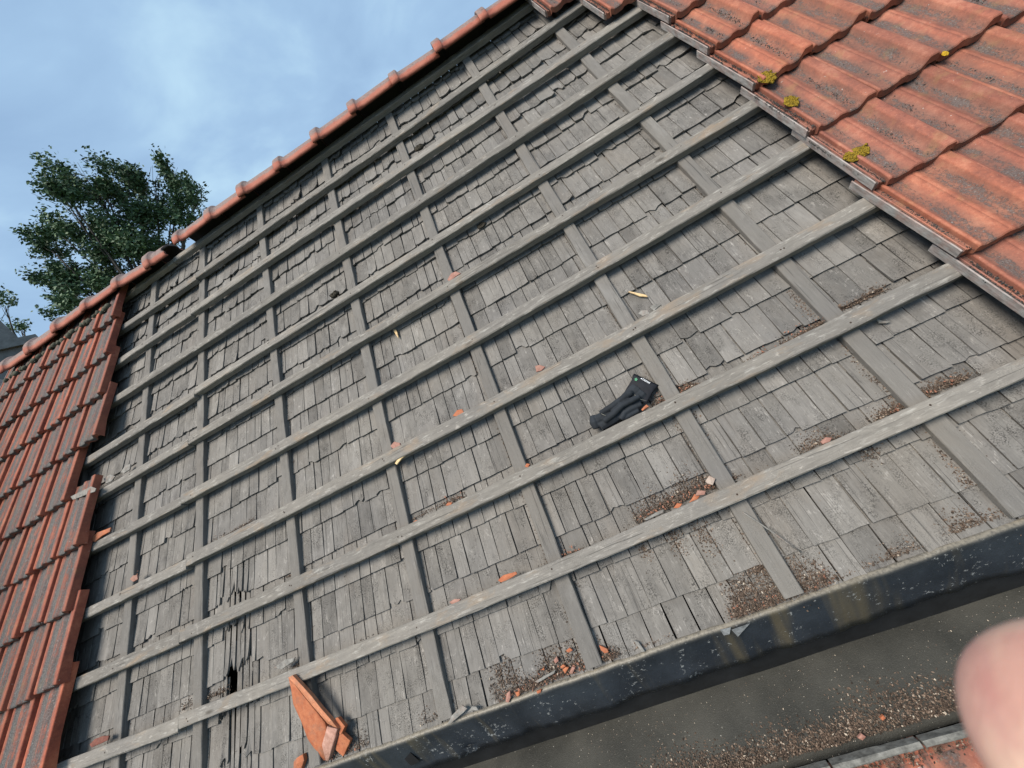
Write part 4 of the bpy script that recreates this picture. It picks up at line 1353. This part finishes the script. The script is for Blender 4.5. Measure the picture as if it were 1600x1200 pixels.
# ================================================================== TREES BEYOND THE RIDGE
leafm = Mat('leaf', 0.6)
lt_ = leafm.attr('tint')
leafm.color(leafm.ramp(leafm.sepx(lt_, 0), [(0.0, (0.028, 0.055, 0.031)), (0.6, (0.085, 0.145, 0.075)), (1.0, (0.165, 0.23, 0.12))]))
leafm.b.inputs['Transmission Weight'].default_value = 0
barkm = plain('grey_bark', (0.06, 0.055, 0.05), 0.9, 0.4, 8)
UPW = Vector((0, 0, 1))
def tree(name, label, D, blobs, n_per, leaf, seed, trunk_px):
    rr = random.Random(seed)
    base_dir = world_ray(*trunk_px).normalized()
    foot = CAMW + base_dir * (D / math.hypot(base_dir.x, base_dir.y))
    foot.z = 0
    t = bpy.data.objects.new(name, None); COL.objects.link(t); t.location = foot
    tag(t, label, 'tree')
    centres = []
    for (x, y, r) in blobs:
        d = world_ray(x, y).normalized()
        k = D / math.hypot(d.x, d.y)
        R_ = r / FPX * k * 0.66
        side = Vector((d.x, d.y, 0)).normalized()
        centres.append((CAMW + d * k + side * rr.uniform(-1.3, 1.3) - foot - Vector((0, 0, .22)), R_))
    top = MB()
    H = min(c.z for c, R_ in centres)
    fork = Vector((0, 0, H * 0.72))
    tube(top, [Vector((0, 0, 0)), Vector((0.08, 0, H * .3)), Vector((0, .06, H * .55)), fork], [.34, .27, .23, .2], 9)
    obj('trunk', top, barkm, t)
    br = MB()
    for c, R_ in centres:
        m1 = fork.lerp(c, .35) + Vector((rr.uniform(-.2, .2), rr.uniform(-.2, .2), .5))
        m2 = fork.lerp(c, .7) + Vector((rr.uniform(-.15, .15), rr.uniform(-.15, .15), .35))
        tube(br, [fork, m1, m2, c], [.08, .055, .03, .012], 6)
        for _ in range(7):
            q = m2.lerp(c, rr.random())
            e_ = c + Vector((rr.gauss(0, .45), rr.gauss(0, .45), rr.gauss(.1, .4))) * R_
            tube(br, [q, q.lerp(e_, .5) + Vector((0, 0, .08)), e_], [.011, .007, .004], 4)
    obj('limbs', br, barkm, t)
    cr2 = MB()
    for c, R_ in centres:
        nspr = max(8, int(n_per * R_ * R_ * 0.16))
        subs = []
        for _ in range(max(3, int(R_ * R_ * 7))):
            q = Vector((rr.gauss(0, 1), rr.gauss(0, 1), rr.gauss(0, 1))).normalized() * rr.uniform(.15, .95)
            subs.append((q, rr.uniform(.16, .36), rr.random()))
        for _ in range(nspr):
            # sprays: strings of leaves along short upward shoots
            while True:
                o_ = Vector((rr.uniform(-1, 1), rr.uniform(-1, 1), rr.uniform(-1, 1)))
                if o_.length < 1:
                    break
            sb_ = rr.choice(subs)
            o_ = sb_[0] + o_ * sb_[1]
            s0 = c + o_ * R_
            dr = (o_ * 0.8 + Vector((rr.gauss(0, .35), rr.gauss(0, .35), .75))).normalized()
            ln = rr.uniform(.25, .6)
            tn = .6 * sb_[2] + .4 * rr.random()
            for _k in range(rr.randint(9, 17)):
                p = s0 + dr * ln * rr.random() + Vector((rr.gauss(0, .07), rr.gauss(0, .07), rr.gauss(0, .07)))
                a = Vector((rr.gauss(0, 1), rr.gauss(0, 1), rr.gauss(0, .6))).normalized()
                b = a.cross(Vector((rr.gauss(0, 1), rr.gauss(0, 1), rr.gauss(0, 1)))).normalized()
                s_ = leaf * rr.uniform(.7, 1.3)
                tt_ = min(1, max(0, .2 + .5 * tn + rr.gauss(0, .15)))
                ids = [cr2.vert(q, (0, 0, 0), (tt_, 0, 0)) for q in (p - a * s_ * .55, p + b * s_ * .3, p + a * s_ * .55, p - b * s_ * .3)]
                cr2.face(ids)
    obj('crown', cr2, leafm.m, t)
    return t
tree('broadleaf_tree', 'tall dark green leafy tree rising behind the left part of the ridge', 20,
     [(148, 283, 34), (170, 305, 36), (215, 295, 40), (248, 290, 30), (118, 322, 40), (274, 300, 32), (285, 292, 22), (75, 345, 34), (62, 372, 26), (95, 300, 16), (140, 370, 55), (205, 350, 55), (270, 340, 42), (308, 330, 26), (312, 312, 18),
      (68, 410, 30), (95, 425, 42), (82, 450, 24), (150, 435, 46), (105, 470, 34), (215, 395, 50), (170, 400, 42), (95, 490, 24), (250, 375, 40), (190, 285, 26)], 900, .115, 4, (200, 470))
tree('small_tree', 'thin leafy branch tips of a small tree at the far left edge', 26,
     [(8, 478, 13), (14, 497, 12), (-14, 490, 30), (26, 503, 8), (-20, 520, 30)], 170, .13, 8, (-20, 540))
mb = MB()

# ================================================================== FINGER IN FRONT OF THE LENS
def cam_pt(x, y, z):
    return CAMW + M3 @ Vector((x, y, z))
def hand():
    tip = Vector((0.0442, -0.0276, -0.0330))
    chains = {
        'index': [tip, tip + Vector((.010, -.0045, .001)), tip + Vector((.026, -.012, .003)), tip + Vector((.048, -.024, .004)), tip + Vector((.075, -.040, .004))],
        'middle': [tip + Vector((.040, -.046, .004)), tip + Vector((.050, -.052, .003)), tip + Vector((.066, -.058, .0)), tip + Vector((.082, -.060, -.002)), tip + Vector((.092, -.058, .004))],
        'ring': [tip + Vector((.048, -.066, .006)), tip + Vector((.058, -.070, .003)), tip + Vector((.074, -.076, .0)), tip + Vector((.090, -.078, -.002)), tip + Vector((.104, -.074, .004))],
        'little': [tip + Vector((.064, -.088, .006)), tip + Vector((.072, -.090, .003)), tip + Vector((.086, -.094, .0)), tip + Vector((.100, -.096, -.002)), tip + Vector((.114, -.090, .004))],
        'thumb': [tip + Vector((.070, -.002, .030)), tip + Vector((.082, -.006, .030)), tip + Vector((.098, -.020, .026)), tip + Vector((.118, -.045, .018))],
    }
    rad_ = {'index': [.0098, .0118, .0112, .0105, .0105], 'middle': [.0066, .0082, .0086, .009, .0100], 'ring': [.0062, .0078, .0082, .0086, .0096], 'little': [.0054, .0068, .0072, .0078, .009], 'thumb': [.0075, .0095, .0105, .013]}
    palm = tip + Vector((.128, -.078, .006)); wrist = tip + Vector((.168, -.105, .006)); arm = tip + Vector((.24, -.15, .0))
    verts = [palm, wrist, arm]; radii = [(.026, .015), (.021, .016), (.026, .022)]; edges = [(0, 1), (1, 2)]
    for nme, pts in chains.items():
        prev = 0
        for p, r in zip(reversed(pts), reversed(rad_[nme])):
            verts.append(p); radii.append((r, r)); edges.append((prev, len(verts) - 1)); prev = len(verts) - 1
    me = bpy.data.meshes.new('person')
    base = cam_pt(*palm)
    me.from_pydata([cam_pt(*p) - base for p in verts], edges, [])
    o = bpy.data.objects.new('person', me); COL.objects.link(o); o.location = base
    sk = o.modifiers.new('skin', 'SKIN')
    for i, r in enumerate(radii):
        me.skin_vertices[0].data[i].radius = r
    me.skin_vertices[0].data[0].use_root = True
    sk.use_smooth_shade = True
    sb = o.modifiers.new('sub', 'SUBSURF'); sb.levels = 3; sb.render_levels = 3
    m = Mat('skin', 0.55)
    p = m.coord('Object')
    sk_ = m.ramp(m.noise(p, 70, 3, 0.5), [(0.3, (0.44, 0.225, 0.19)), (0.7, (0.55, 0.345, 0.285))])
    sk_ = m.mix(m.ramp(m.noise(p, 150, 2, 0.5), [(0.42, 0.0), (0.62, 0.6)]), sk_, (0.62, 0.44, 0.33))
    m.color(m.mix(m.ramp(m.noise(p, 130, 2, 0.5, 0.3), [(0.5, 0.0), (0.66, 0.5)]), sk_, (0.42, 0.18, 0.16)))
    m.b.inputs['Subsurface Weight'].default_value = 0.15
    m.b.inputs['Subsurface Radius'].default_value = (.004, .0015, .0008)
    m.bump(m.noise(p, 900, 3, 0.6), 0.15, 0.0006)
    me.materials.append(m.m)
    tag(o, 'blurred pink fingertip of a hand poking in at the lower right corner', 'person')
    return o
hand()
